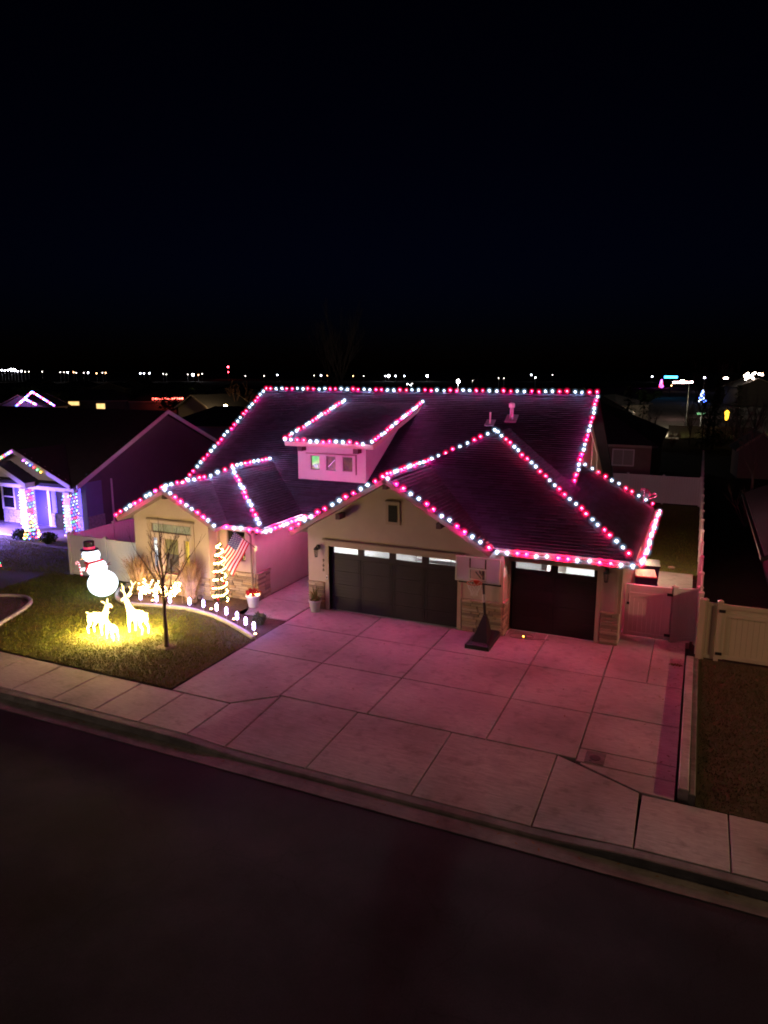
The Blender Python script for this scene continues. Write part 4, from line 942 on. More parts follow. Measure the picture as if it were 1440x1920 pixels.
def branching(mb, p, d, L, r, depth, rng, spread=0.5, up=0.25, seg=3, nb=(2,3), shrink=0.72, minr=0.003):
    pts = [p]; rs = [r]; q = p.copy(); dd = d.copy()
    for i in range(seg):
        dd = (dd + Vector((rng.gauss(0,.10),rng.gauss(0,.10),rng.gauss(0,.06)+up*0.12))).normalized(); q = q + dd*(L/seg); pts.append(q.copy()); rs.append(max(minr, r*(1-0.45*(i+1)/seg)))
    mb.tube(pts, rs, 6 if r > 0.03 else (4 if r > 0.008 else 3))
    if depth <= 0: return
    for _ in range(rng.randint(*nb)):
        k = rng.uniform(0.35,1.0); idx = min(seg-1,int(k*seg)); b = pts[idx].lerp(pts[idx+1], k*seg-idx)
        nd = (dd + Vector((rng.gauss(0,1),rng.gauss(0,1),rng.gauss(0,.5))).normalized()*spread*rng.uniform(0.7,1.3) + Vector((0,0,up))).normalized()
        branching(mb, b, nd, L*shrink*rng.uniform(0.75,1.15), max(minr, rs[idx+1]*0.68), depth-1, rng, spread, up, seg, nb, shrink, minr)
yt = thing('young_tree', 'leafless young tree standing alone on the front lawn', 'tree', (-3.08,-5.32,0))
rng = random.Random(5)
MB().tube([(0,0,-0.05),(0.01,0.0,0.05),(0.02,0,0.6),(0.0,0.0,1.1),(0.02,0.02,1.5)],[0.10,0.075,0.062,0.055,0.050],9).build('trunk', WOOD, yt)
mb = MB(); mb.tube([(0.02,0.02,1.46),(0.0,0.02,1.9),(0.03,0.0,2.4),(-0.02,0.02,2.95),(0.0,0,3.5),(-0.03,0.02,4.2)],[0.048,0.040,0.030,0.021,0.013,0.004],6)
for k in range(15):
    a = k*2.4+rng.uniform(-.4,.4); hh = 1.30+0.12*k; dv = Vector((math.cos(a)*0.55,math.sin(a)*0.55,0.95)).normalized()
    branching(mb, Vector((0.02,0.02,hh)), dv, 1.75-0.080*k, 0.024-0.0007*k, 2, rng, 0.35, 0.24, 4, (2,3), 0.55, 0.0034)
mb.build('branches', WOOD, yt)
MB().lathe((0,0,-0.02),[(0.34,0),(0.28,0.025),(0.1,0.035)],14).build('mulch_ring', BARK, yt)
# slim lit conifer by the wing wall
def lit_tree(label, loc, h, r, seed, glows, nb=70, orn=None, lean=(0,0), bs=0.022, leaf=LEAF, nl=1500, pw=0.8):
    rng = random.Random(seed); t = thing('lit_tree', label, 'tree', loc)
    MB().tube([(0,0,0),(lean[0]*0.5,lean[1]*0.5,h*0.5),(lean[0],lean[1],h)],[0.035,0.025,0.01],6).build('trunk', WOOD, t)
    mb = MB()
    for k in range(nl):
        f = rng.random()**1.3; z_ = 0.12+f*(h-0.12); rr = r*(1-f)**pw*(0.75+0.25*math.sin(f*26)); a = rng.uniform(0,6.28); q = rr*rng.random()**0.4
        c = Vector((lean[0]*f+q*math.cos(a), lean[1]*f+q*math.sin(a), z_)); d = Vector((math.cos(a),math.sin(a),rng.uniform(-.5,.3))).normalized(); b = d.orthogonal().normalized(); s = rng.uniform(0.05,0.12)
        mb.add([c,c+d*s*0.5+b*0.014,c+d*s,c+d*s*0.5-b*0.014],[(0,1,2,3)])
    mb.build('foliage', leaf, t)
    gm = [MB() for _ in glows]
    for k in range(nb):
        f = (k+0.5)/nb; a = f*6.28*7+rng.uniform(-.25,.25); z_ = 0.1+f*(h-0.12); rr = r*(1-f)**pw*1.0+0.02
        gm[k % len(glows)].ball((lean[0]*f+rr*math.cos(a), lean[1]*f+rr*math.sin(a), z_), bs, 6, 4)
    for q,m in zip(gm, glows): q.build('fairy_lights', m, t)['kind'] = 'stuff'
    if orn:
        for k in range(10):
            f = (k+0.5)/10; a = k*2.4-1.2; rr = r*(1-f)**pw+0.03; MB().ball((lean[0]*f+rr*math.cos(a), lean[1]*f+rr*math.sin(a), 0.15+f*(h-0.4)),0.05,8,6).build('ornament', orn, t)
    return t
lit_tree('slim conifer spiralled with warm lights and red ornaments beside the flag', (-4.12,-1.12,0), 2.35, 0.27, 21, [WARM], 170, mat('ornament_red',(0.5,0.01,0.02),0.25), (0.08,-0.02), pw=0.42)

# ================================================================== snowman and deer
sn = thing('snowman', 'large glowing inflatable snowman in a black top hat on the lawn', 'snowman', (-8.75,-2.2,0))
SNOW = glow('lit_snow_fabric',(0.70,0.90,1.0),2.4,(0.8,0.8,0.8))
MB().ball((-0.10,0,0.50),0.56,24,16,(1,1,0.92)).build('lower_body', SNOW, sn, True)
MB().ball((-0.36,0,1.10),0.38,22,14,(1.05,1,0.95)).build('middle_body', SNOW, sn, True)
hd = MB().ball((-0.58,-0.02,1.58),0.33,22,14,(1.05,1,0.80)).build('head', SNOW, sn, True)
MB().lathe((0,0,0),[(0.02,-0.02),(0.33,-0.02),(0.34,0.01),(0.22,0.03),(0.20,0.08),(0.205,0.30),(0.19,0.33),(0.02,0.34)],20).build('hat', mat('hat_fabric',(0.02,0.018,0.03),0.7), hd, True).location = (-0.64,-0.02,1.80)
MB().lathe((-0.64,-0.02,1.84),[(0.222,0),(0.218,0.09),(0.2,0.09)],20).build('hat_band', glow('hat_band_red',(0.9,0.05,0.25),0.5,(0.5,0.02,0.05)), hd)
for dx in (-0.10,0.10): MB().ball((-0.58+dx,-0.345,1.62),0.028,8,6).build('eye', BLACK, hd)
MB().tube([(-0.58,-0.33,1.55),(-0.60,-0.55,1.52)],[0.04,0.005],8).build('nose', glow('carrot',(1.0,0.35,0.05),1.5), hd)
mb = MB()
for k in range(5): mb.ball((-0.68+0.05*k,-0.335,1.475-0.02*math.sin(math.pi*k/4)),0.015,6,4)
mb.build('mouth', BLACK, hd)
MB().tube([(-0.62,-0.30,1.34),(-0.36,-0.36,1.36),(-0.14,-0.24,1.42),(-0.12,0.1,1.42)],0.05,8).build('scarf', mat('scarf_red',(0.5,0.02,0.06),0.8), sn)
MB().tube([(-0.40,-0.38,1.32),(-0.46,-0.46,1.05)],[0.055,0.04],8).build('scarf_tail', MATS['scarf_red'], sn)
for zz in (0.62,1.02,1.20): MB().ball((-0.12-0.24*(zz>0.9)-0.05*(zz>1.1), -0.57 if zz < 0.9 else -0.385, zz),0.03,8,6).build('button', BLACK, sn)
MB().tube([(-0.02,-0.02,1.2),(0.30,-0.05,1.32),(0.42,-0.05,1.42)],[0.02,0.018,0.012],6).tube([(0.28,-0.05,1.31),(0.46,-0.05,1.33)],[0.014,0.008],5).build('stick_arm', mat('stick_arm',(0.22,0.06,0.08),0.8), sn)
MB().tube([(-0.68,-0.05,1.05),(-0.92,-0.1,0.98),(-1.02,-0.12,0.98)],[0.07,0.06,0.05],8).build('mitten_arm', SNOW, sn)
cc = thing('candy_cane', 'red and white striped candy cane held by the snowman', 'candy cane', (-9.86,-2.32,0.72))
path = [(0.06,0,0),(0.03,0,0.15),(0.0,0,0.30),(-0.03,0,0.44),(-0.07,0,0.52),(-0.13,0,0.54),(-0.18,0,0.49),(-0.19,0,0.42)]
pp = smooth_path(path,5)
for i in range(0,len(pp)-1): MB().tube([pp[i],pp[i+1]],0.034,8).build('stripe', glow('cane_red',(0.9,0.03,0.12),0.9,(0.5,0.02,0.04)) if i % 4 < 2 else glow('cane_white',(1,0.8,0.9),0.8), cc)

def deer(label, loc, rotz, s, antlers, seed, pose=0):
    """light-covered wire deer: one continuous skinned body, legs, neck and head"""
    t = thing('lit_deer', label, 'deer', loc); t.rotation_euler = (0,0,rotz)
    V = [(0,0,0.70),(0.25,0,0.70),(-0.25,0,0.71),(-0.36,0,0.76),(0.34,0,0.82),(0.42,0,1.02),(0.46,0,1.18),(0.56,0,1.17),(0.68,0,1.10)]
    E_ = [(0,1),(0,2),(2,3),(1,4),(4,5),(5,6),(6,7),(7,8)]
    Rr = [0.155,0.165,0.15,0.05,0.11,0.085,0.085,0.075,0.035]
    for (x, y, hind) in ((0.25,0.10,0),(0.25,-0.10,0),(-0.25,0.10,1),(-0.25,-0.10,1)):
        o = len(V); k = 0.05 if y > 0 else -0.04
        if hind: V += [(x-0.02,y,0.58),(x+0.06+k,y,0.42),(x-0.07+k,y,0.25),(x-0.03+k,y,0.02)]
        else: V += [(x+0.01,y,0.56),(x+0.02+k,y,0.36),(x+0.01+k,y,0.20),(x+0.03+k,y,0.02)]
        Rr += [0.085,0.052,0.036,0.034]; E_ += [(2 if hind else 1,o),(o,o+1),(o+1,o+2),(o+2,o+3)]
    me = bpy.data.meshes.new('body'); me.from_pydata([Vector(v)*s for v in V],E_,[]); me.update()
    me.materials.append(DEERM); o = put('body', me, t)
    sk = o.modifiers.new('skin','SKIN'); sk.use_smooth_shade = True; o.modifiers.new('sub','SUBSURF').render_levels = 1
    for i,sv in enumerate(me.skin_vertices[0].data): sv.radius = (Rr[i]*s, Rr[i]*s); sv.use_root = (i == 0)
    for y in (0.07,-0.07): MB().tube([Vector((0.43,y*0.8,1.24))*s, Vector((0.38,y*2.2,1.33))*s, Vector((0.36,y*2.6,1.35))*s],[0.03*s,0.025*s,0.006*s],6).build('ear', DEERM, t)
    MB().tube([Vector((-0.38,0,0.78))*s, Vector((-0.46,0,0.80))*s],[0.04*s,0.012*s],6).build('tail', DEERM, t)
    MB().tube([Vector((0.36,0.10,0.88))*s, Vector((0.44,0.0,0.84))*s, Vector((0.36,-0.10,0.88))*s],0.02*s,6).build('collar_bow', mat('bow_red',(0.4,0.02,0.03),0.7), t)
    for lx_ in (0.28,-0.28): lamp('deer_bulb',t,(lx_*s,-0.26*s,0.34*s),210*s,(1.0,0.68,0.20),0.10); lamp('deer_bulb',t,(lx_*s,0.26*s,0.34*s),105*s,(1.0,0.68,0.20),0.10)
    if antlers:
        for y in (1,-1):
            mb = MB(); mb.tube([Vector((0.43,0.04*y,1.25)),Vector((0.36,0.16*y,1.42)),Vector((0.34,0.22*y,1.60)),Vector((0.40,0.20*y,1.74))],[0.028,0.026,0.022,0.012],6)
            mb.tube([Vector((0.36,0.16*y,1.42)),Vector((0.48,0.20*y,1.52))],[0.022,0.01],5); mb.tube([Vector((0.34,0.22*y,1.58)),Vector((0.24,0.28*y,1.70))],[0.02,0.01],5)
            mb.build('antler', DEERM, t)
    return t
DEERM = bpy.data.materials.new('deer_lights'); DEERM.use_nodes = True
n_, l_ = DEERM.node_tree.nodes, DEERM.node_tree.links; b_ = n_['Principled BSDF']; b_.inputs['Base Color'].default_value = (0.6,0.5,0.3,1)
vo = n_.new('ShaderNodeTexVoronoi'); vo.inputs['Scale'].default_value = 22; tc_ = n_.new('ShaderNodeTexCoord'); l_.new(tc_.outputs['Object'], vo.inputs[0])
mr_ = n_.new('ShaderNodeMapRange'); mr_.inputs[1].default_value = 0.15; mr_.inputs[2].default_value = 0.45; mr_.inputs[3].default_value = 18.0; mr_.inputs[4].default_value = 3.0
l_.new(vo.outputs['Distance'], mr_.inputs[0]); l_.new(mr_.outputs[0], b_.inputs['Emission Strength']); b_.inputs['Emission Color'].default_value = (1.0,0.78,0.30,1)
DEERM.cycles.emission_sampling = 'FRONT'
deer('lit buck with antlers, the tallest of the three deer', (-4.66,-4.82,0), R(180), 0.98, True, 1)
deer('lit doe facing right, leftmost of the three deer', (-5.84,-5.42,0), R(8), 0.92, False, 2)
deer('small lit fawn in front between buck and doe', (-5.02,-5.62,0), R(168), 0.66, False, 3)

# shrub in the gravel bed at the left edge
def twiggy(label, loc, r, h, n, m, seed, name='bare_shrub', leaves=0, lm=None, group=None):
    rng = random.Random(seed); t = thing(name, label, 'shrub', loc, group); mb = MB()
    for _ in range(n):
        a = rng.uniform(0,6.28); d = Vector((math.cos(a)*rng.uniform(0.1,0.8),math.sin(a)*rng.uniform(0.1,0.8),1)).normalized(); branching(mb, Vector((rng.gauss(0,.06*r),rng.gauss(0,.06*r),0)), d, h*rng.uniform(0.45,0.7), 0.014*max(1,h), 2, rng, 0.45, 0.15, 3, (2,3), 0.6, 0.002*max(1,h*1.2))
    mb.build('branches', m, t)
    if leaves: mb = MB(); leafcloud(mb,(0,0,h*0.55),(r,r,h*0.5),leaves,0.10*max(1,h*0.6),rng=rng); mb.build('foliage', lm, t)
    return t
REDW = mat('red_twig',(0.20,0.05,0.045),0.85,island=0.3)
twiggy('reddish bushy shrub in the gravel bed at the left edge', (-12.3,-4.9,0), 0.55, 1.1, 22, REDW, 31, leaves=500, lm=REDW)

# ================================================================== bins behind the gate
def bin_(label, loc, rz, m, lidm, sx=0.34, sy=0.42, h=1.0):
    t = thing('wheeled_bin', label, 'bin', loc); t.rotation_euler = (0,0,rz)
    MB().add([(-sx*.8,-sy*.8,0.06),(sx*.8,-sy*.8,0.06),(sx*.8,sy*.8,0.06),(-sx*.8,sy*.8,0.06),(-sx,-sy,h),(sx,-sy,h),(sx,sy,h),(-sx,sy,h)],[(0,3,2,1),(0,1,5,4),(1,2,6,5),(2,3,7,6),(3,0,4,7),(4,5,6,7)]).build('body', m, t)
    MB().add([(-sx-.03,-sy-.04,h+.002),(sx+.03,-sy-.04,h+.002),(sx+.03,sy+.03,h+.002),(-sx-.03,sy+.03,h+.002),(-sx-.02,-sy-.03,h+.05),(sx+.02,-sy-.03,h+.05),(sx,sy,h+.11),(-sx,sy,h+.11)],[(0,1,5,4),(1,2,6,5),(2,3,7,6),(3,0,4,7),(4,5,6,7)]).build('lid', lidm, t)
    MB().tube([(-sx*.8,sy+.05,h+.02),(sx*.8,sy+.05,h+.02)],0.02,6).build('handle', m, t)
    for s_ in (-1,1): w_ = MB().tube([(s_*sx*.85,sy*.75,0.13),(s_*(sx*.85+0.06),sy*.75,0.13)],0.13,12).build('wheel', BLACK, t)
BB = mat('bin_blue',(0.018,0.015,0.05),0.5,0.2,4)
bin_('dark wheeled bin with red lid behind the white gate', (10.42,5.6,0), R(8), BB, mat('bin_red_lid',(0.45,0.012,0.02),0.45), 0.36, 0.42, 1.05)
bin_('dark wheeled bin with black lid, behind the red-lidded one', (10.50,7.0,0), R(5), BB, BLACK, 0.34, 0.40, 1.10)
st = thing('stone_chunk', 'pale stone lying on the side-yard grass', 'stone', (11.2,11.0,0)); MB().ball((0,0,0.03),0.14,7,5,(1.2,0.7,0.4)).build('rock', STONEM, st)
st = thing('fallen_leaves', 'small brown leaf pile on the driveway by the gate', 'leaves', (11.75,-0.35,0)); mb = MB(); leafcloud(mb,(0,0,0.03),(0.22,0.08,0.03),60,0.07); mb.build('leaf_heap', mat('dead_leaf',(0.16,0.08,0.03),0.9,island=0.3), st)

wlp = thing('wall_lamp','warm lamp on the rear garage wall lighting the side yard','lamp',(10.0,8.55,2.45)); MB().bbox(0.0,0.08,-0.06,0.06,-0.1,0.1,0.01).build('backplate',BLACK,wlp); MB().lathe((0.16,0,-0.14),[(0.05,0),(0.08,0.2),(0.02,0.26)],8).build('shade',glow('wall_lamp_warm',(1.0,0.68,0.36),10),wlp); lamp('wall_lamp_light',wlp,(0.22,0.1,-0.05),330,(1.0,0.74,0.46),0.06)

db = MB(); rng = random.Random(77)
for _ in range(170):
    k_ = rng.random()
    if k_ < 0.45: px_, py_, pz_ = rng.uniform(-12,14), -9.86-abs(rng.gauss(0,0.10)), -0.134
    elif k_ < 0.7: px_, py_, pz_ = 11.95-abs(rng.gauss(0,0.35)), rng.uniform(-7,1.4), 0.006
    else: px_, py_, pz_ = rng.uniform(-0.7,11.9), rng.uniform(-6.6,-0.2), 0.006
    a_ = rng.uniform(0,6.28); L_ = rng.uniform(0.02,0.055); c_, s2_ = math.cos(a_)*L_, math.sin(a_)*L_
    db.add([(px_-c_,py_-s2_,pz_),(px_+s2_*0.4,py_-c_*0.4,pz_+0.004),(px_+c_,py_+s2_,pz_+0.012*rng.random()),(px_-s2_*0.4,py_+c_*0.4,pz_+0.004)],[(0,1,2,3)])
tag(db.build('leaf_litter', MATS['dead_leaf']), 'scattered dead leaves along the gutter and driveway', 'leaves', kind='stuff')
# ================================================================== neighbour on the left
nh = thing('house', 'blue-lit neighbouring house with wide dark side gable at left', 'house', (-17,4,0))
NW = mat('neighbour_siding',(0.16,0.17,0.34),0.8,0.1,2); NT = mat('neighbour_trim',(0.62,0.60,0.62),0.6,0.08,2)
def n_(mb, name, m, parent=None):
    o = mb.build(name, m, parent or nh); o.location = (17,-4,0) if parent is None else (0,0,0); return o
NG = MB().prism([(-17.0,6.0,0),(-17.0,18.3,0),(-17.0,18.3,2.85),(-17.0,11.2,6.2),(-17.0,4.6,3.05),(-17.0,4.6,2.9),(-17.0,6.0,2.9)],(-0.2,0,0)); n_(NG,'side_wall',mat('neighbour_gable',(0.11,0.09,0.11),0.85,0.15,1.2))
mb = MB(); z = 0.3
while z < 6.0:
    ya = max(6.05, 11.2-(6.15-z)/0.475) if z > 2.9 else 6.05; yb = min(18.2, 11.2+(6.15-z)/0.475)
    if z > 3.0: ya = max(4.7, 11.2-(6.15-z)/0.475)
    if yb-ya > 0.2: mb.add([(-16.998,ya,z),(-16.998,yb,z),(-16.998,yb,z+0.17),(-16.998,ya,z+0.17),(-16.972,ya,z),(-16.972,yb,z),(-16.992,yb,z+0.17),(-16.992,ya,z+0.17)],[(4,5,6,7),(0,1,5,4)])
    z += 0.17
o = n_(mb,'lap_siding',MATS['neighbour_gable']); o['kind'] = 'stuff'
def n_roof(pts, m=FARROOF, th=0.18): n_(MB().prism(pts,(0,0,-th)),'roof_slope',m)
n_roof([(-16.75,4.15,2.86),(-16.75,11.2,6.30),(-40,11.2,6.30),(-40,4.15,2.86)]); n_roof([(-16.75,11.2,6.30),(-16.75,18.6,2.75),(-40,18.6,2.75),(-40,11.2,6.30)])
for pts in ([(-16.74,4.1,2.90),(-16.74,11.2,6.36)],[(-16.74,11.2,6.36),(-16.74,18.7,2.78)]):
    a,b = Vector(pts[0]),Vector(pts[1]); n_(MB().prism([a,b,b-Vector((0,0,0.24)),a-Vector((0,0,0.24))],(0.05,0,0)),'rake_board',NT)
# porch gable (front facing)
PG = (-21.05,4.2,4.45)
n_roof([(-17.2,4.05,2.84),(-17.2,9.0,2.84),(-21.05,9.0,4.50),(-21.05,4.05,4.50)],th=0.16); n_roof([(-24.9,4.05,2.84),(-24.9,9.0,2.84),(-21.05,9.0,4.50),(-21.05,4.05,4.50)],th=0.16)
PS = mat('porch_siding',(0.50,0.48,0.52),0.7,0.08,2)
mb = MB(); z = 2.72
while z < 4.3:
    hw = (4.42-z)/0.431; mb.add([(-21.05-hw,4.40,z),(-21.05+hw,4.40,z),(-21.05+hw-0.2,4.40,z+0.2),(-21.05-hw+0.2,4.40,z+0.2),(-21.05-hw,4.37,z),(-21.05+hw,4.37,z),(-21.05+hw-0.25,4.395,z+0.2),(-21.05-hw+0.25,4.395,z+0.2)],[(4,5,6,7),(0,4,7,3),(1,2,6,5),(0,1,5,4)]); z += 0.2
n_(mb,'gable_siding',PS)
for sgn in (1,-1):
    a = Vector((-21.05,4.02,4.56)); b = Vector((-21.05+sgn*3.9,4.02,2.88)); n_(MB().prism([a,b,b-Vector((0,0,0.22)),a-Vector((0,0,0.22))],(0,0.05,0)),'rake_board',NT)
n_(MB().box(-24.0,-17.35,4.45,4.75,2.42,2.70),'porch_beam',NT)
a = Vector((-21.7,3.55,3.86)); b = Vector((-19.75,3.55,2.92)); n_(MB().prism([a,b,b-Vector((0,0,0.30)),a-Vector((0,0,0.30))],(0,0.7,0)),'lower_rake',NT); n_roof([(-21.7,3.5,3.9),(-21.7,6,3.9),(-19.7,6,2.95),(-19.7,3.5,2.95)],th=0.05)
n_(MB().box(-24.6,-17.2,6.0,6.2,0,2.75),'front_wall',NW); n_(MB().box(-17.35,-17.0,4.9,6.0,0,2.9),'corner_wall',NW)
n_(MB().box(-25,-17.0,3.6,6.0,-0.2,0.03),'porch_floor',CONC)
dN = n_(MB().box(-22.0,-21.05,5.95,5.99,0.05,2.3),'front_door',mat('navy_door',(0.012,0.012,0.05),0.4)); dk = MB().ball((-21.15,5.92,1.1),0.04,8,6).build('handle',METAL,dN)
n_(MB().box(-21.04,-20.86,5.93,5.99,0.03,2.4),'door_trim',NT)
def n_window(x0,x1,z0,z1,y):
    f = MB(); f.holes(x0,x1,z0,z1,[(x0+0.12,x1-0.12,z0+0.12,z1-0.12)],wallx(f,y-0.06,y)); wo = n_(f,'window',NT)
    MB().box(x0+0.12,x1-0.12,y-0.03,y-0.015,z0+0.12,z1-0.12).build('pane',DARKGLASS,wo); MB().box(x0+0.12,x1-0.12,y-0.05,y-0.031,(z0+z1)/2-0.03,(z0+z1)/2+0.03).build('meeting_rail',NT,wo)
n_window(-24.7,-23.6,0.75,2.25,5.99); n_window(-19.75,-18.95,0.8,2.3,5.99)
mb = MB()
for (x0,x1) in ((-24.6,-22.3),(-20.8,-17.3)):
    for r_ in range(6):
        x = x0
        while x < x1-0.05: wd = min(random.uniform(0.25,0.5), x1-x); mb.bbox(x+0.01,x+wd-0.01,5.90-random.uniform(0,0.03),5.998,0.03+r_*0.13,0.03+r_*0.13+0.12,0.01); x += wd
o = n_(mb,'stone_veneer',mat('grey_ledge_stone',(0.35,0.34,0.36),0.9,0,8,0.4,30,col2=(0.2,0.2,0.22))); o['kind'] = 'stuff'
mb = MB(); mb.box(-16.998,-16.96,4.95,6.05,1.0,1.08); mb.box(-16.998,-16.965,4.95,6.05,0,0.999); n_(mb,'corner_stone',MATS['grey_ledge_stone'])
n_(MB().tube([(-16.9,6.6,2.9),(-16.9,6.6,0.1)],0.05,8),'downspout',NT)
CM = [glow('mini_red',(1,0.03,0.05),11),glow('mini_green',(0.1,1.0,0.25),8),glow('mini_blue',(0.06,0.14,1.0),13),glow('mini_gold',(1.0,0.5,0.06),9),glow('mini_violet',(0.6,0.1,1.0),11),glow('mini_white',(0.7,0.8,1.0),7)]
for (cx,lab) in ((-21.05,'left'),(-17.85,'right')):
    col = n_(MB().bbox(cx-0.22,cx+0.22,4.38,4.82,0.0,2.42,0.01),'porch_column',NT)
    wr = thing('light_string','multicoloured lights wound round the %s porch column next door' % lab,'light string',(cx,4.6,0),'lights wound round the porch columns')
    gm = [MB() for _ in CM]
    for k in range(150):
        zz = 0.12+2.25*k/150; a = (k/150)*13*4; side_i = int(a) % 4; f = a-int(a); r_ = 0.26
        c = [(-r_+2*r_*f,-r_),(r_,-r_+2*r_*f),(r_-2*r_*f,r_),(-r_,r_-2*r_*f)][side_i]; gm[random.choice((0,0,2,2,4,4,5,5,1,3))].ball((c[0],c[1],zz),0.026,6,4)
    for q,m in zip(gm,CM):
        if q.v: q.build('bulbs',m,wr)['kind'] = 'stuff'
for (lab,a,b,n) in (('lit rake of the neighbouring porch gable, left side',(-21.1,3.98,4.42),(-22.6,3.98,3.76),9),('short run of coloured bulbs under the right porch rake',(-20.2,3.95,4.0),(-19.0,3.95,3.46),6)):
    wr = thing('light_string',lab,'light string',a); A = Vector(a); B = Vector(b)
    MB().tube([Vector(),B-A],0.008,4).build('cable',CABLE,wr)
    for k in range(n): MB().ball((B-A)*(k/(n-1)),0.045,8,6).build('bulb',CM[(4,5,2,0,1,3)[k%6]],wr)
# blue-violet porch flood on the neighbour's lawn (the pool of blue light at the left edge)
fl = thing('flood_light','small violet flood lamp on the neighbouring lawn','flood lamp',(-23.2,1.9,0)); MB().lathe((0,0,0),[(0.05,0),(0.05,0.1),(0.10,0.14),(0.10,0.26)],10).build('body',BLACK,fl); MB().ball((0,0,0.27),0.08,10,6,(1,1,0.5)).build('lens',glow('violet_lens',(0.42,0.16,1.0),20),fl)
lamp('flood_lamp',fl,(0,0.1,0.45),15000,(0.26,0.15,1.0),0.10,160,0.8).rotation_euler = (R(60),0,R(-45))
t = lit_tree('small conifer with multicoloured lights beside the porch column', (-18.9,3.0,0), 1.5, 0.42, 41, [CM[3],CM[1],CM[2],CM[0],CM[3]], 64, None, bs=0.045, nl=700)
for i,(x,y) in enumerate(((-19.85,3.05),(-17.85,3.1))):
    rng = random.Random(50+i); s_ = thing('round_shrub', ['dark round shrub left of the small coloured-light tree','dark round shrub right of the small coloured-light tree'][i], 'shrub', (x,y,0)); mb = MB(); leafcloud(mb,(0,0,0.30),(0.42,0.42,0.30),500,0.16,rng=rng); mb.build('foliage',LEAF,s_); MB().tube([(0,0,-0.02),(0,0,0.25)],0.04,6).build('stem',WOOD,s_)
et = lit_tree('lit conifer cut off by the left frame edge', (-16.4,-1.35,0), 1.6, 0.45, 43, CM, 50, None, bs=0.03, nl=600)

# ================================================================== neighbour on the right
rh = thing('house','dark neighbouring house at the right frame edge','house',(15,3,0))
RW = mat('right_wall',(0.35,0.30,0.33),0.85,0.15,2)
MB().box(-0.1,8,1.0,12.0,0,2.85).build('wall',RW,rh); MB().prism([(-0.95,-0.4,2.9),(-0.95,12.4,2.9),(4.0,12.4,5.4),(4.0,-0.4,5.4)],(0,0,-0.16)).build('roof_slope',SHINGLE,rh); MB().prism([(8.9,-0.4,2.9),(8.9,12.4,2.9),(4.0,12.4,5.4),(4.0,-0.4,5.4)],(0,0,-0.16)).build('roof_slope',SHINGLE,rh)
MB().box(-1.06,-0.96,-0.4,12.4,2.72,2.86).build('eave_gutter',BLACK,rh); MB().lathe((0.2,9.5,3.2),[(0.07,0),(0.07,0.5),(0.12,0.52),(0.12,0.6)],8).build('roof_vent',METAL,rh)
ta = twiggy('bare dark shrub against the far right fence', (14.6,22.0,0), 0.6, 2.6, 9, WOOD, 61)

# ================================================================== houses beyond
def simple_house(label, c, w_, d_, h, rise, rot=0, wall=DARKW, axis='x', wins=(), hip=False, chimney=False, over=0.45):
    """gabled or hipped house with walls, roof slopes, windows; ridge along its own x"""
    t = thing('house', label, 'house', (c[0],c[1],0)); t.rotation_euler = (0,0,rot)
    x, y = w_/2, d_/2
    if hip:
        MB().box(-x,x,-y,y,0,h).build('wall',wall,t); r_ = max(0.2, x-y)
        for pts in ([(-x-over,-y-over,h),(x+over,-y-over,h),(r_,0,h+rise),(-r_,0,h+rise)],[(x+over,y+over,h),(-x-over,y+over,h),(-r_,0,h+rise),(r_,0,h+rise)],[(x+over,-y-over,h),(x+over,y+over,h),(r_,0,h+rise)],[(-x-over,y+over,h),(-x-over,-y-over,h),(-r_,0,h+rise)]): MB().prism(pts,(0,0,-0.14)).build('roof_slope',FARROOF,t)
    else:
        MB().prism([(-x,-y,0),(-x,y,0),(-x,y,h),(-x,0,h+rise),(-x,-y,h)],(2*x,0,0)).build('wall',wall,t)
        k = rise/y
        for s_ in (-1,1): MB().prism([(-x-over,s_*(y+over),h-k*over+0.08),(x+over,s_*(y+over),h-k*over+0.08),(x+over,0,h+rise+0.08),(-x-over,0,h+rise+0.08)],(0,0,0.14)).build('roof_slope',FARROOF,t)
        for s_ in (-1,1):
            for e_ in (-x-over-0.03,x+over): a = Vector((e_,s_*(y+over),h-k*over+0.05)); b = Vector((e_,0,h+rise+0.05)); MB().prism([a,b,b+Vector((0,0,0.22)),a+Vector((0,0,0.22))],(0.03,0,0)).build('rake_board',TRIM,t)
    MB().box(-x-0.02,x+0.02,-y-over-0.06,-y-over,h-0.14,h+0.02).build('fascia',TRIM,t)
    for (side_,a0,a1,z0,z1,m) in wins:
        if side_ == 'f': wo = MB().box(a0-0.08,a1+0.08,-y-0.05,-y-0.001,z0-0.08,z1+0.08).build('window',WHITEP,t); MB().box(a0,(a0+a1)/2-0.02,-y-0.06,-y-0.051,z0,z1).build('pane',m,wo); MB().box((a0+a1)/2+0.02,a1,-y-0.06,-y-0.051,z0,z1).build('pane',m,wo)
        else:
            wo = MB().box(x+0.001,x+0.05,a0-0.08,a1+0.08,z0-0.08,z1+0.08).build('window',WHITEP,t); MB().box(x+0.051,x+0.06,a0,(a0+a1)/2-0.02,z0,z1).build('pane',m,wo); MB().box(x+0.051,x+0.06,(a0+a1)/2+0.02,a1,z0,z1).build('pane',m,wo)
    return t
LITW = glow('lit_window_warm',(1.0,0.62,0.22),1.6); LITB = glow('lit_window_bright',(1.0,0.75,0.4),4.0)
bh = simple_house('dark house behind the back fence with a pale window', (2.6,38.5), 12.6, 15.0, 3.45, 3.3, wins=[('f',3.75,5.1,2.0,3.05,mat('blind_pane',(0.35,0.34,0.30),0.6))], hip=True, wall=mat('back_house_wall',(0.22,0.16,0.13),0.9,0.15,2))
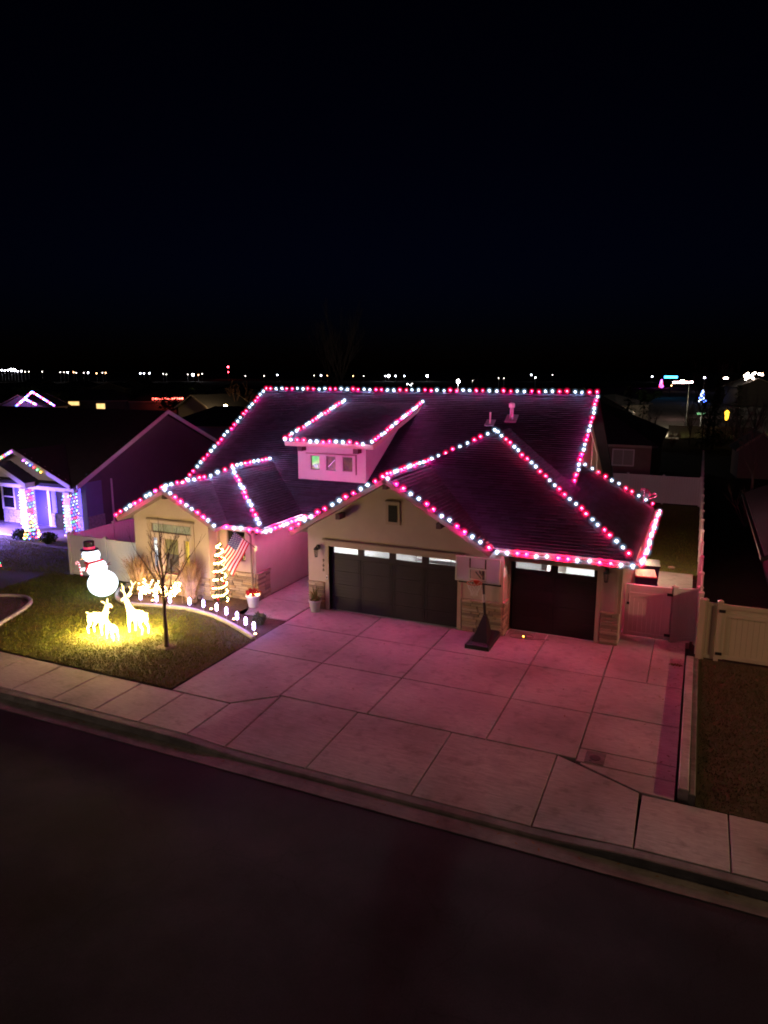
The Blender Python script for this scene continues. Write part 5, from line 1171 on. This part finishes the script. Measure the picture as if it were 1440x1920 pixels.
# far left row, each house set by its own measured place
def gnd(u, v, d): p = far(u,v,d); return (p.x,p.y,0)
def place_house(label, u, v, dist, w_, d_, h, rise, rot, **k): p = far(u,v,dist); return simple_house(label,(p.x,p.y),w_,d_,h,rise,rot,**k)
place_house('long low dark house with a small amber and a square lit window', 180, 755, 154, 16, 9, 2.95, 2.0, YAW+R(2), wins=[('f',-3.6,-1.6,2.05,2.75,LITW),('f',1.7,3.3,0.9,2.35,LITW)], hip=True)
place_house('dark house behind whose eave glows a row of red bulbs', 318, 748, 149, 13, 9, 2.8, 1.8, YAW, hip=True)
place_house('house with a cream gable lit by a porch lamp', 402, 748, 122, 9, 7.5, 2.7, 1.9, YAW+R(55), wall=mat('cream_wall',(0.5,0.42,0.28),0.9))
place_house('pale-sided dark house with one glowing window beyond the left neighbour', 430, 812, 82, 12, 9, 2.8, 1.9, YAW-R(4), wall=mat('pale_side',(0.34,0.32,0.36),0.9), wins=[('f',-3.1,-1.9,1.45,2.4,LITW)], hip=True)
mid = [(20,712,120),(70,705,170),(110,718,110),(150,708,160),(215,712,140),(260,706,190),(300,715,125),(345,722,105),(440,722,120),(470,712,170),(515,720,130),(560,716,160),(600,722,120),(655,718,150),(700,724,115),(750,720,140),(805,724,125),(860,718,170),(905,724,120),(950,722,150),(1000,726,110),(1050,722,140),(1100,730,100),(1150,722,135)]
adj = ['low','broad','narrow','steep','plain','wide-eaved','small','squat']
for i,(u,v,d) in enumerate(mid):
    rr = random.Random(100+i); d += 110 if u < 470 else 0; p = far(u,v,d)
    nxt = 'rooftops on the left horizon' if u < 400 else ('rooftops beyond the main ridge' if u < 900 else 'rooftops toward the right horizon')
    t = simple_house('%s dark house, %s of the %s' % (adj[i % 8], ordn[i - (0 if u < 400 else 8 if u < 900 else 18)], nxt), (p.x,p.y), rr.uniform(9,15), rr.uniform(8,10), rr.uniform(2.7,3.2), rr.uniform(1.5,2.3), rr.uniform(0,6.28), hip=rr.random()<0.3, wins=[('f',-1.2,0.2,1.2,2.2,rr.choice((DARKGLASS,LITW,LITB)))])
    t['group'] = 'dark houses of the far neighbourhood'
# outlined gable far left
gp = far(63,762,136); gh = simple_house('far house with gables outlined in blue and pink bulbs', (gp.x,gp.y), 9, 7.6, 2.6, 1.9, YAW+R(90), wall=mat('violet_wall',(0.4,0.34,0.45),0.9))
def far_string(label, pts, cols, n, r_):
    A = Vector(pts[0]); wr = thing('light_string',label,'light string',A); tot = sum((Vector(pts[i+1])-Vector(pts[i])).length for i in range(len(pts)-1)); k = 0
    MB().tube([Vector(p)-A for p in pts],0.02,4).build('cable',CABLE,wr)
    for i in range(len(pts)-1):
        a,b = Vector(pts[i]),Vector(pts[i+1]); m_ = max(2,round(n*(b-a).length/tot))
        for j in range(m_): MB().ball(a.lerp(b,j/m_)-A,r_,6,5).build('bulb',cols[k % len(cols)],wr); k += 1
far_string('blue and pink bulbs outlining the far left gable', [far(31,761,130),far(60,734.5,130),far(104,762,130)], [CM[2],CM[4],CM[0],CM[5]], 26, 0.16)
far_string('blue and pink bulbs on the smaller gable in front', [far(40,753,128),far(47,748,128),far(70,760,128)], [CM[5],CM[4],CM[2],CM[0]], 10, 0.16)
far_string('straight row of red-white bulbs on a far dark eave', [far(287,748,143),far(346,747,143)], [glow('far_red_white',(1.0,0.10,0.07),14)], 13, 0.20)
pl = thing('porch_lamp','bright porch lamp beside the far cream gable','lamp',far(423,762,113)); MB().ball((0,0,0),0.28,10,8).build('globe',glow('porch_globe',(1.0,0.75,0.4),30),pl); MB().tube([(0,0,-0.2),(0,0,-3.5)],0.06,6).build('post',BLACK,pl); lamp('porch_point',pl,(0.0,-0.6,0.2),2500,(1,0.66,0.3),0.2)
twiggy('brown bare tree behind the cream gable', gnd(452,745,124), 3.0, 6.0, 14, mat('brown_twig',(0.13,0.07,0.05),0.9), 71, name='bare_tree')

# ================================================================== the street beyond, right background
struct('back_street', MB().add([(0.5,80.5,-0.10),(9.4,80.5,-0.10),(10,420,-0.10),(-6,420,-0.10)],[(0,1,2,3)]), mat('worn_concrete_road',(0.26,0.24,0.20),0.9,0.3,0.15))
struct('cross_street', MB().add([(-60,118,-0.09),(60,126,-0.09),(60,140,-0.09),(-60,132,-0.09)],[(0,1,2,3)]), MATS['worn_concrete_road'])
struct('back_lawn', MB().box(9.4,24,79,92,-0.15,-0.06), TURF)
def street_lamp(label, base, h, arm, watts, col, spot=None, r=0.16, rot=0.0, glowc=60, tilt=0.0):
    t = thing('street_lamp', label, 'street lamp', base); t.rotation_euler = (0,0,rot)
    MB().tube([(0,0,-0.1),(0,0,0.4),(0,0,h-0.25)],[0.13,0.10,0.06],8).build('pole',METAL,t)
    MB().tube([(0,0,h-0.3),(arm*0.4,0,h-0.05),(arm,0,h)],[0.05,0.045,0.04],6).build('arm',METAL,t)
    hd_ = MB().bbox(arm-0.12*(1 if arm > 0 else -1)-0.25,arm+0.25,-0.14,0.14,h-0.02,h+0.08,0.03).build('lamp_head',METAL,t)
    MB().box(arm-0.22,arm+0.2,-0.11,0.11,h-0.045,h-0.021).build('lens',glow('lamp_lens_%s'%label[:12],col,glowc),hd_)
    if watts: lamp('lamp_light',t,(arm,0,h-0.16),watts,col,r,spot).rotation_euler = (tilt,0,0)
    return t
street_lamp('tall street lamp lighting the road beyond the back fence', (10.2,79.5,0), 7.4, -0.9, 13000, (1.0,0.86,0.62), 112, 0.2, glowc=90, tilt=R(52))
WARMLAMP = (1.0,0.70,0.54)
street_lamp('street lamp across the road, out of frame at left', (-30,-23.5,0), 9.0, 0.6, 6800, WARMLAMP, 170, 0.12, R(60))
street_lamp('street lamp beside the next lot, out of frame at right', (30,-4.5,0), 7.6, 0.6, 5200, (1.0,0.60,0.32), 168, 0.12, R(180))
bf = fence_run('low pale fence at the lit street corner beyond', (8.2,78.3,0), (18.5,78.8,0), 1.6)
sg = thing('street_sign','green street-name sign on a post under the far lamp','sign',(11.9,84,0)); MB().tube([(0,0,0),(0,0,3.0)],0.04,6).build('post',METAL,sg); MB().bbox(-0.55,0.55,-0.02,0.02,2.75,3.0,0.01).build('blade',mat('sign_green',(0.04,0.14,0.08),0.5),sg); MB().bbox(-0.02,0.02,-0.5,0.5,3.02,3.26,0.01).build('blade',MATS['sign_green'],sg)
def tree_bare(label, base, h, seed, m=None, n=9, sp=0.42, group=None, depth=3):
    rng = random.Random(seed); t = thing('bare_tree', label, 'tree', base, group); mm = m or WOOD
    MB().tube([(0,0,-0.1),(0,0,h*0.16),(rng.gauss(0,.1),rng.gauss(0,.1),h*0.34)],[h*0.020,h*0.014,h*0.011],7).build('trunk',mm,t); mb = MB()
    for k in range(n):
        a = rng.uniform(0,6.28); d = Vector((math.cos(a)*0.5,math.sin(a)*0.5,1)).normalized(); branching(mb, Vector((0,0,h*rng.uniform(0.18,0.34))), d, h*0.36, h*0.0075, depth, rng, sp, 0.3, 3, (2,3), 0.66, h*0.0012)
    mb.build('crown',mm,t); return t
def tree_ever(label, base, h, r_, seed, group=None, m=LEAF, n=2200):
    rng = random.Random(seed); t = thing('evergreen_tree', label, 'tree', base, group); MB().tube([(0,0,-0.1),(0,0,h*0.9)],[h*0.02,0.02],6).build('trunk',WOOD,t); mb = MB()
    for k in range(n):
        f = rng.random()**1.4; z_ = h*0.08+f*h*0.92; rr = r_*(1-f)**0.85*(0.7+0.3*math.sin(f*40+rng.random())); a = rng.uniform(0,6.28); q = rr*rng.random()**0.35
        c = Vector((q*math.cos(a),q*math.sin(a),z_)); d = Vector((math.cos(a),math.sin(a),rng.uniform(-.7,.1))).normalized(); b = d.cross(Vector((0,0,1))); b = b.normalized() if b.length else Vector((1,0,0)); s = h*rng.uniform(0.03,0.075)
        mb.add([c,c+d*s*0.5+b*s*0.28,c+d*s,c+d*s*0.5-b*s*0.28],[(0,1,2,3)])
    mb.build('crown',m,t); return t
def gnd(u, v, d): p = far(u,v,d); return (p.x,p.y,0)
twiggy('pinkish bare bush by the lit street corner', gnd(1352,800,90), 1.9, 2.9, 26, mat('pink_twig',(0.34,0.22,0.20),0.9), 81)
twiggy('rust-orange mounded shrub left of the far lamp', gnd(1262,800,88), 1.3, 1.8, 16, mat('rust_twig',(0.35,0.10,0.04),0.9), 82, leaves=400, lm=MATS['rust_twig'])
for i,(u,d,h,r_) in enumerate(((1342,88,8.0,1.5),(1322,86,5.2,1.4),(1385,98,7.0,2.2),(1178,92,7.2,2.2),(1207,88,6.2,2.2))):
    tree_ever(['tall narrow evergreen right of the far street lamp','dark evergreen just right of the far lamp post','broad evergreen above the shed','tall evergreen on the horizon above the back house','dense dark evergreen left of the lit road'][i], gnd(u,760,d), h, r_, 90+i, n=900)
for i,(u,d,h) in enumerate(((1335,90,10.5),(1395,80,7.0),(1425,86,7.5),(640,170,24),(625,180,20),(865,95,8.5),(1302,92,5.5),(1232,86,5.0),(1430,55,6.5))):
    tree_bare(['very tall bare poplar right of the far lamp','bare tree above the shed roof','bare tree at the right frame edge above the shed','very tall bare poplar above the main ridge','shorter bare poplar beside the tall one above the ridge','bare tree catching white light behind the main ridge','small bare tree just right of the far lamp post','small bare tree left of the lit road','bare tree behind the right side fence'][i], gnd(u,720,d), h, 110+i, mat('grey_twig',(0.16,0.13,0.11),0.9), 8, 0.25 if i in (0,3,4) else 0.45, depth=3)
for i,(u,d,r_,h) in enumerate(((980,150,3,4),(1030,120,3,5),(1212,170,2.2,4.5),(770,140,4,5),(330,130,4,6),(50,150,5,6),(480,140,4,5.5))):
    s_ = thing('leafy_tree',['round dark tree behind the main ridge, right of centre','round dark tree beyond the ridge near the right rake','dim leafy tree left of the lit road','round dark tree behind the middle of the main ridge','dark rounded tree on the left horizon','dark rounded tree at the far left','dark rounded tree beyond the left rake'][i],'tree',gnd(u,730,d)); rng = random.Random(130+i); mb = MB()
    for _ in range(9): c = Vector((rng.gauss(0,r_*.45),rng.gauss(0,r_*.45),h*rng.uniform(.45,.85))); leafcloud(mb,c,(r_*.5,r_*.5,h*.2),110,0.55,rng=rng)
    mb.build('crown',LEAF,s_); MB().tube([(0,0,-0.1),(0,0,h*0.6)],[0.2,0.1],6).build('trunk',WOOD,s_)
sh = simple_house('small dark shed with a pale gable trim at right', (far(1405,835,66).x+0.6,far(1405,835,66).y), 3.6, 3.2, 2.3, 1.2, R(96), wall=mat('shed_wall',(0.20,0.15,0.15),0.9), over=0.25)
sh['category'] = 'shed'; sh.name = 'garden_shed'
yl = thing('porch_lamp','small amber-lit window lamp between the dark trees','lamp',gnd(1363,777,93)); MB().tube([(0,0,0),(0,0,2.9)],0.05,6).build('post',BLACK,yl); MB().lathe((0,0,2.9),[(0.14,0),(0.24,0.9),(0.26,0.95),(0.05,1.15)],8).build('lantern',glow('amber_lantern',(1.0,0.52,0.03),5),yl)
lit_tree('far conifer glowing blue-white beside the lit road', gnd(1317,745,215), 3.4, 1.0, 51, [CM[2],CM[5]], 18, None, bs=0.17, nl=300)
lit_tree('far conifer glowing violet and pink beyond the lit road', gnd(1240,720,400), 4.0, 1.0, 52, [CM[4],CM[0],CM[4]], 18, None, bs=0.28, nl=300)
far_string('row of pinkish bulbs on a far eave beside the lamp', [far(1263,717,140),far(1293,717,140),far(1300,716,140)], [glow('far_pink_white',(1.0,0.55,0.55),30)], 16, 0.16)
bs_ = thing('lit_sign','far bright blue light bar above the road','sign',far(1258,707,250)); MB().bbox(-2.0,2.0,-0.1,0.1,-0.35,0.35,0.05).build('panel',glow('blue_bar',(0.05,0.42,1.0),9),bs_); bs_.rotation_euler = (0,0,YAW-0.4); MB().tube([(0,0.15,-6.4),(0,0.15,0)],0.1,6).build('post',BLACK,bs_)
for i,(a,b) in enumerate((((1396,705),(1404,699)),((1398,711),(1407,705)),((1407,705),(1414,711)),((1410,703),(1417,698)),((1423,701),(1431,703)),((1358,709),(1365,709)))):
    far_string(['left short lit rake on the far right houses','lower-left lit rake of the far right gable','lower-right lit rake of the far right gable','upper lit rake on the far right houses','rightmost lit eave on the far right houses','isolated lit eave left of the far right houses'][i],[far(*a,200),far(*b,200)],[glow('far_cream',(1.0,0.78,0.6),26)],6,0.22)
ph = simple_house('far right house under the lit rakes', (far(1408,712,206).x,far(1408,712,206).y), 12, 9, 4.6, 2.0, YAW+R(80), wall=DARKW)

# ---- distant lamps along the horizon
DL = [(v_,) for v_ in ()]
spots = [(3,694,'w'),(9,695,'w'),(15,694,'w'),(21,693,'W'),(27,694,'W'),(33,696,'w'),(40,696,'w'),(47,697,'s'),(54,697,'s'),(79,697,'s'),(113,698,'s'),(120,698,'s'),(127,698,'w'),(138,698,'o'),(143,699,'s'),(157,699,'s'),(165,699,'w'),(181,700,'o'),(192,699,'s'),(198,699,'o'),(263,700,'w'),(270,700,'w'),(280,700,'w'),(306,701,'s'),(312,702,'s'),(352,702,'s'),(362,703,'W'),(372,703,'o'),(379,701,'s'),(460,705,'s'),(495,705,'s'),(520,703,'w'),(589,704,'s'),(602,704,'w'),(614,704,'o'),(662,705,'o'),(682,705,'s'),(723,705,'w'),(729,705,'W'),(742,705,'w'),(758,705,'w'),(801,705,'W'),(764,720,'w'),(770,722,'w'),(773,719,'s'),(1004,708,'w'),(996,703,'w'),(1036,703,'s'),(886,714,'s'),(945,709,'s'),(935,709,'s'),(1223,706,'w'),(1321,708,'v'),(1259,723,'o'),(1430,700,'o')]
LM = {'w':glow('dist_white',(0.85,0.88,1.0),22),'W':glow('dist_white_big',(0.85,0.88,1.0),50),'s':glow('dist_soft',(1.0,0.85,0.75),9),'o':glow('dist_orange',(1.0,0.5,0.22),14),'v':glow('dist_violet',(0.65,0.6,1.0),50)}
DM = {}
for k in LM: DM[k] = MB().ball((0,0,0),{'w':0.50,'W':0.85,'s':0.34,'o':0.42,'v':0.7}[k],8,6).mesh('globe',LM[k])
DP = MB().tube([(0,0,-8),(0,0,-0.3)],[0.18,0.10],5).mesh('pole',METAL)
for i,(u,v,k) in enumerate(spots):
    d = 620.0 if v < 708 else 330.0
    lab = {'w':'small distant white street lamp on the horizon','W':'brighter distant white floodlight on the horizon','s':'faint distant lamp on the dark horizon','o':'distant orange lamp on the horizon','v':'single violet lamp right of the tall poplar'}[k]
    t = thing('distant_lamp', lab, 'lamp', far(u,v,d), 'distant lamps on the horizon, '+{'w':'white','W':'bright','s':'faint','o':'orange','v':'violet'}[k])
    s_ = d/620.0; g_ = put('globe',DM[k],t); g_.scale = (s_,s_,s_); p_ = put('pole',DP,t)
wl2 = thing('yard_lamp','bright white yard lamp behind the main ridge','lamp',far(859,715,108)); MB().ball((0,0,0),0.26,10,8).build('globe',glow('yard_white',(0.95,0.95,1.0),45),wl2); MB().tube([(0,0,-7.0),(0,0,-0.2)],0.07,6).build('pole',METAL,wl2); lamp('yard_point',wl2,(0,-0.5,0),1500,(0.95,0.95,1.0),0.2)
tw = thing('radio_tower','slim tower with two red beacons on the left horizon','tower',far(428,700,760)-Vector((0,0,far(428,700,760).z)))
tp = far(428,688,760).z
mb = MB()
for k in range(3): a = k*2.094; mb.tube([(1.2*math.cos(a),1.2*math.sin(a),0),(0.3*math.cos(a),0.3*math.sin(a),tp)],0.12,4)
mb.build('mast',METAL,tw)
for zz,r_ in ((tp,0.95),(tp-5.2,0.6)): MB().ball((0,0,zz),r_,8,6).build('beacon',glow('beacon_red',(1.0,0.03,0.05),40),tw)
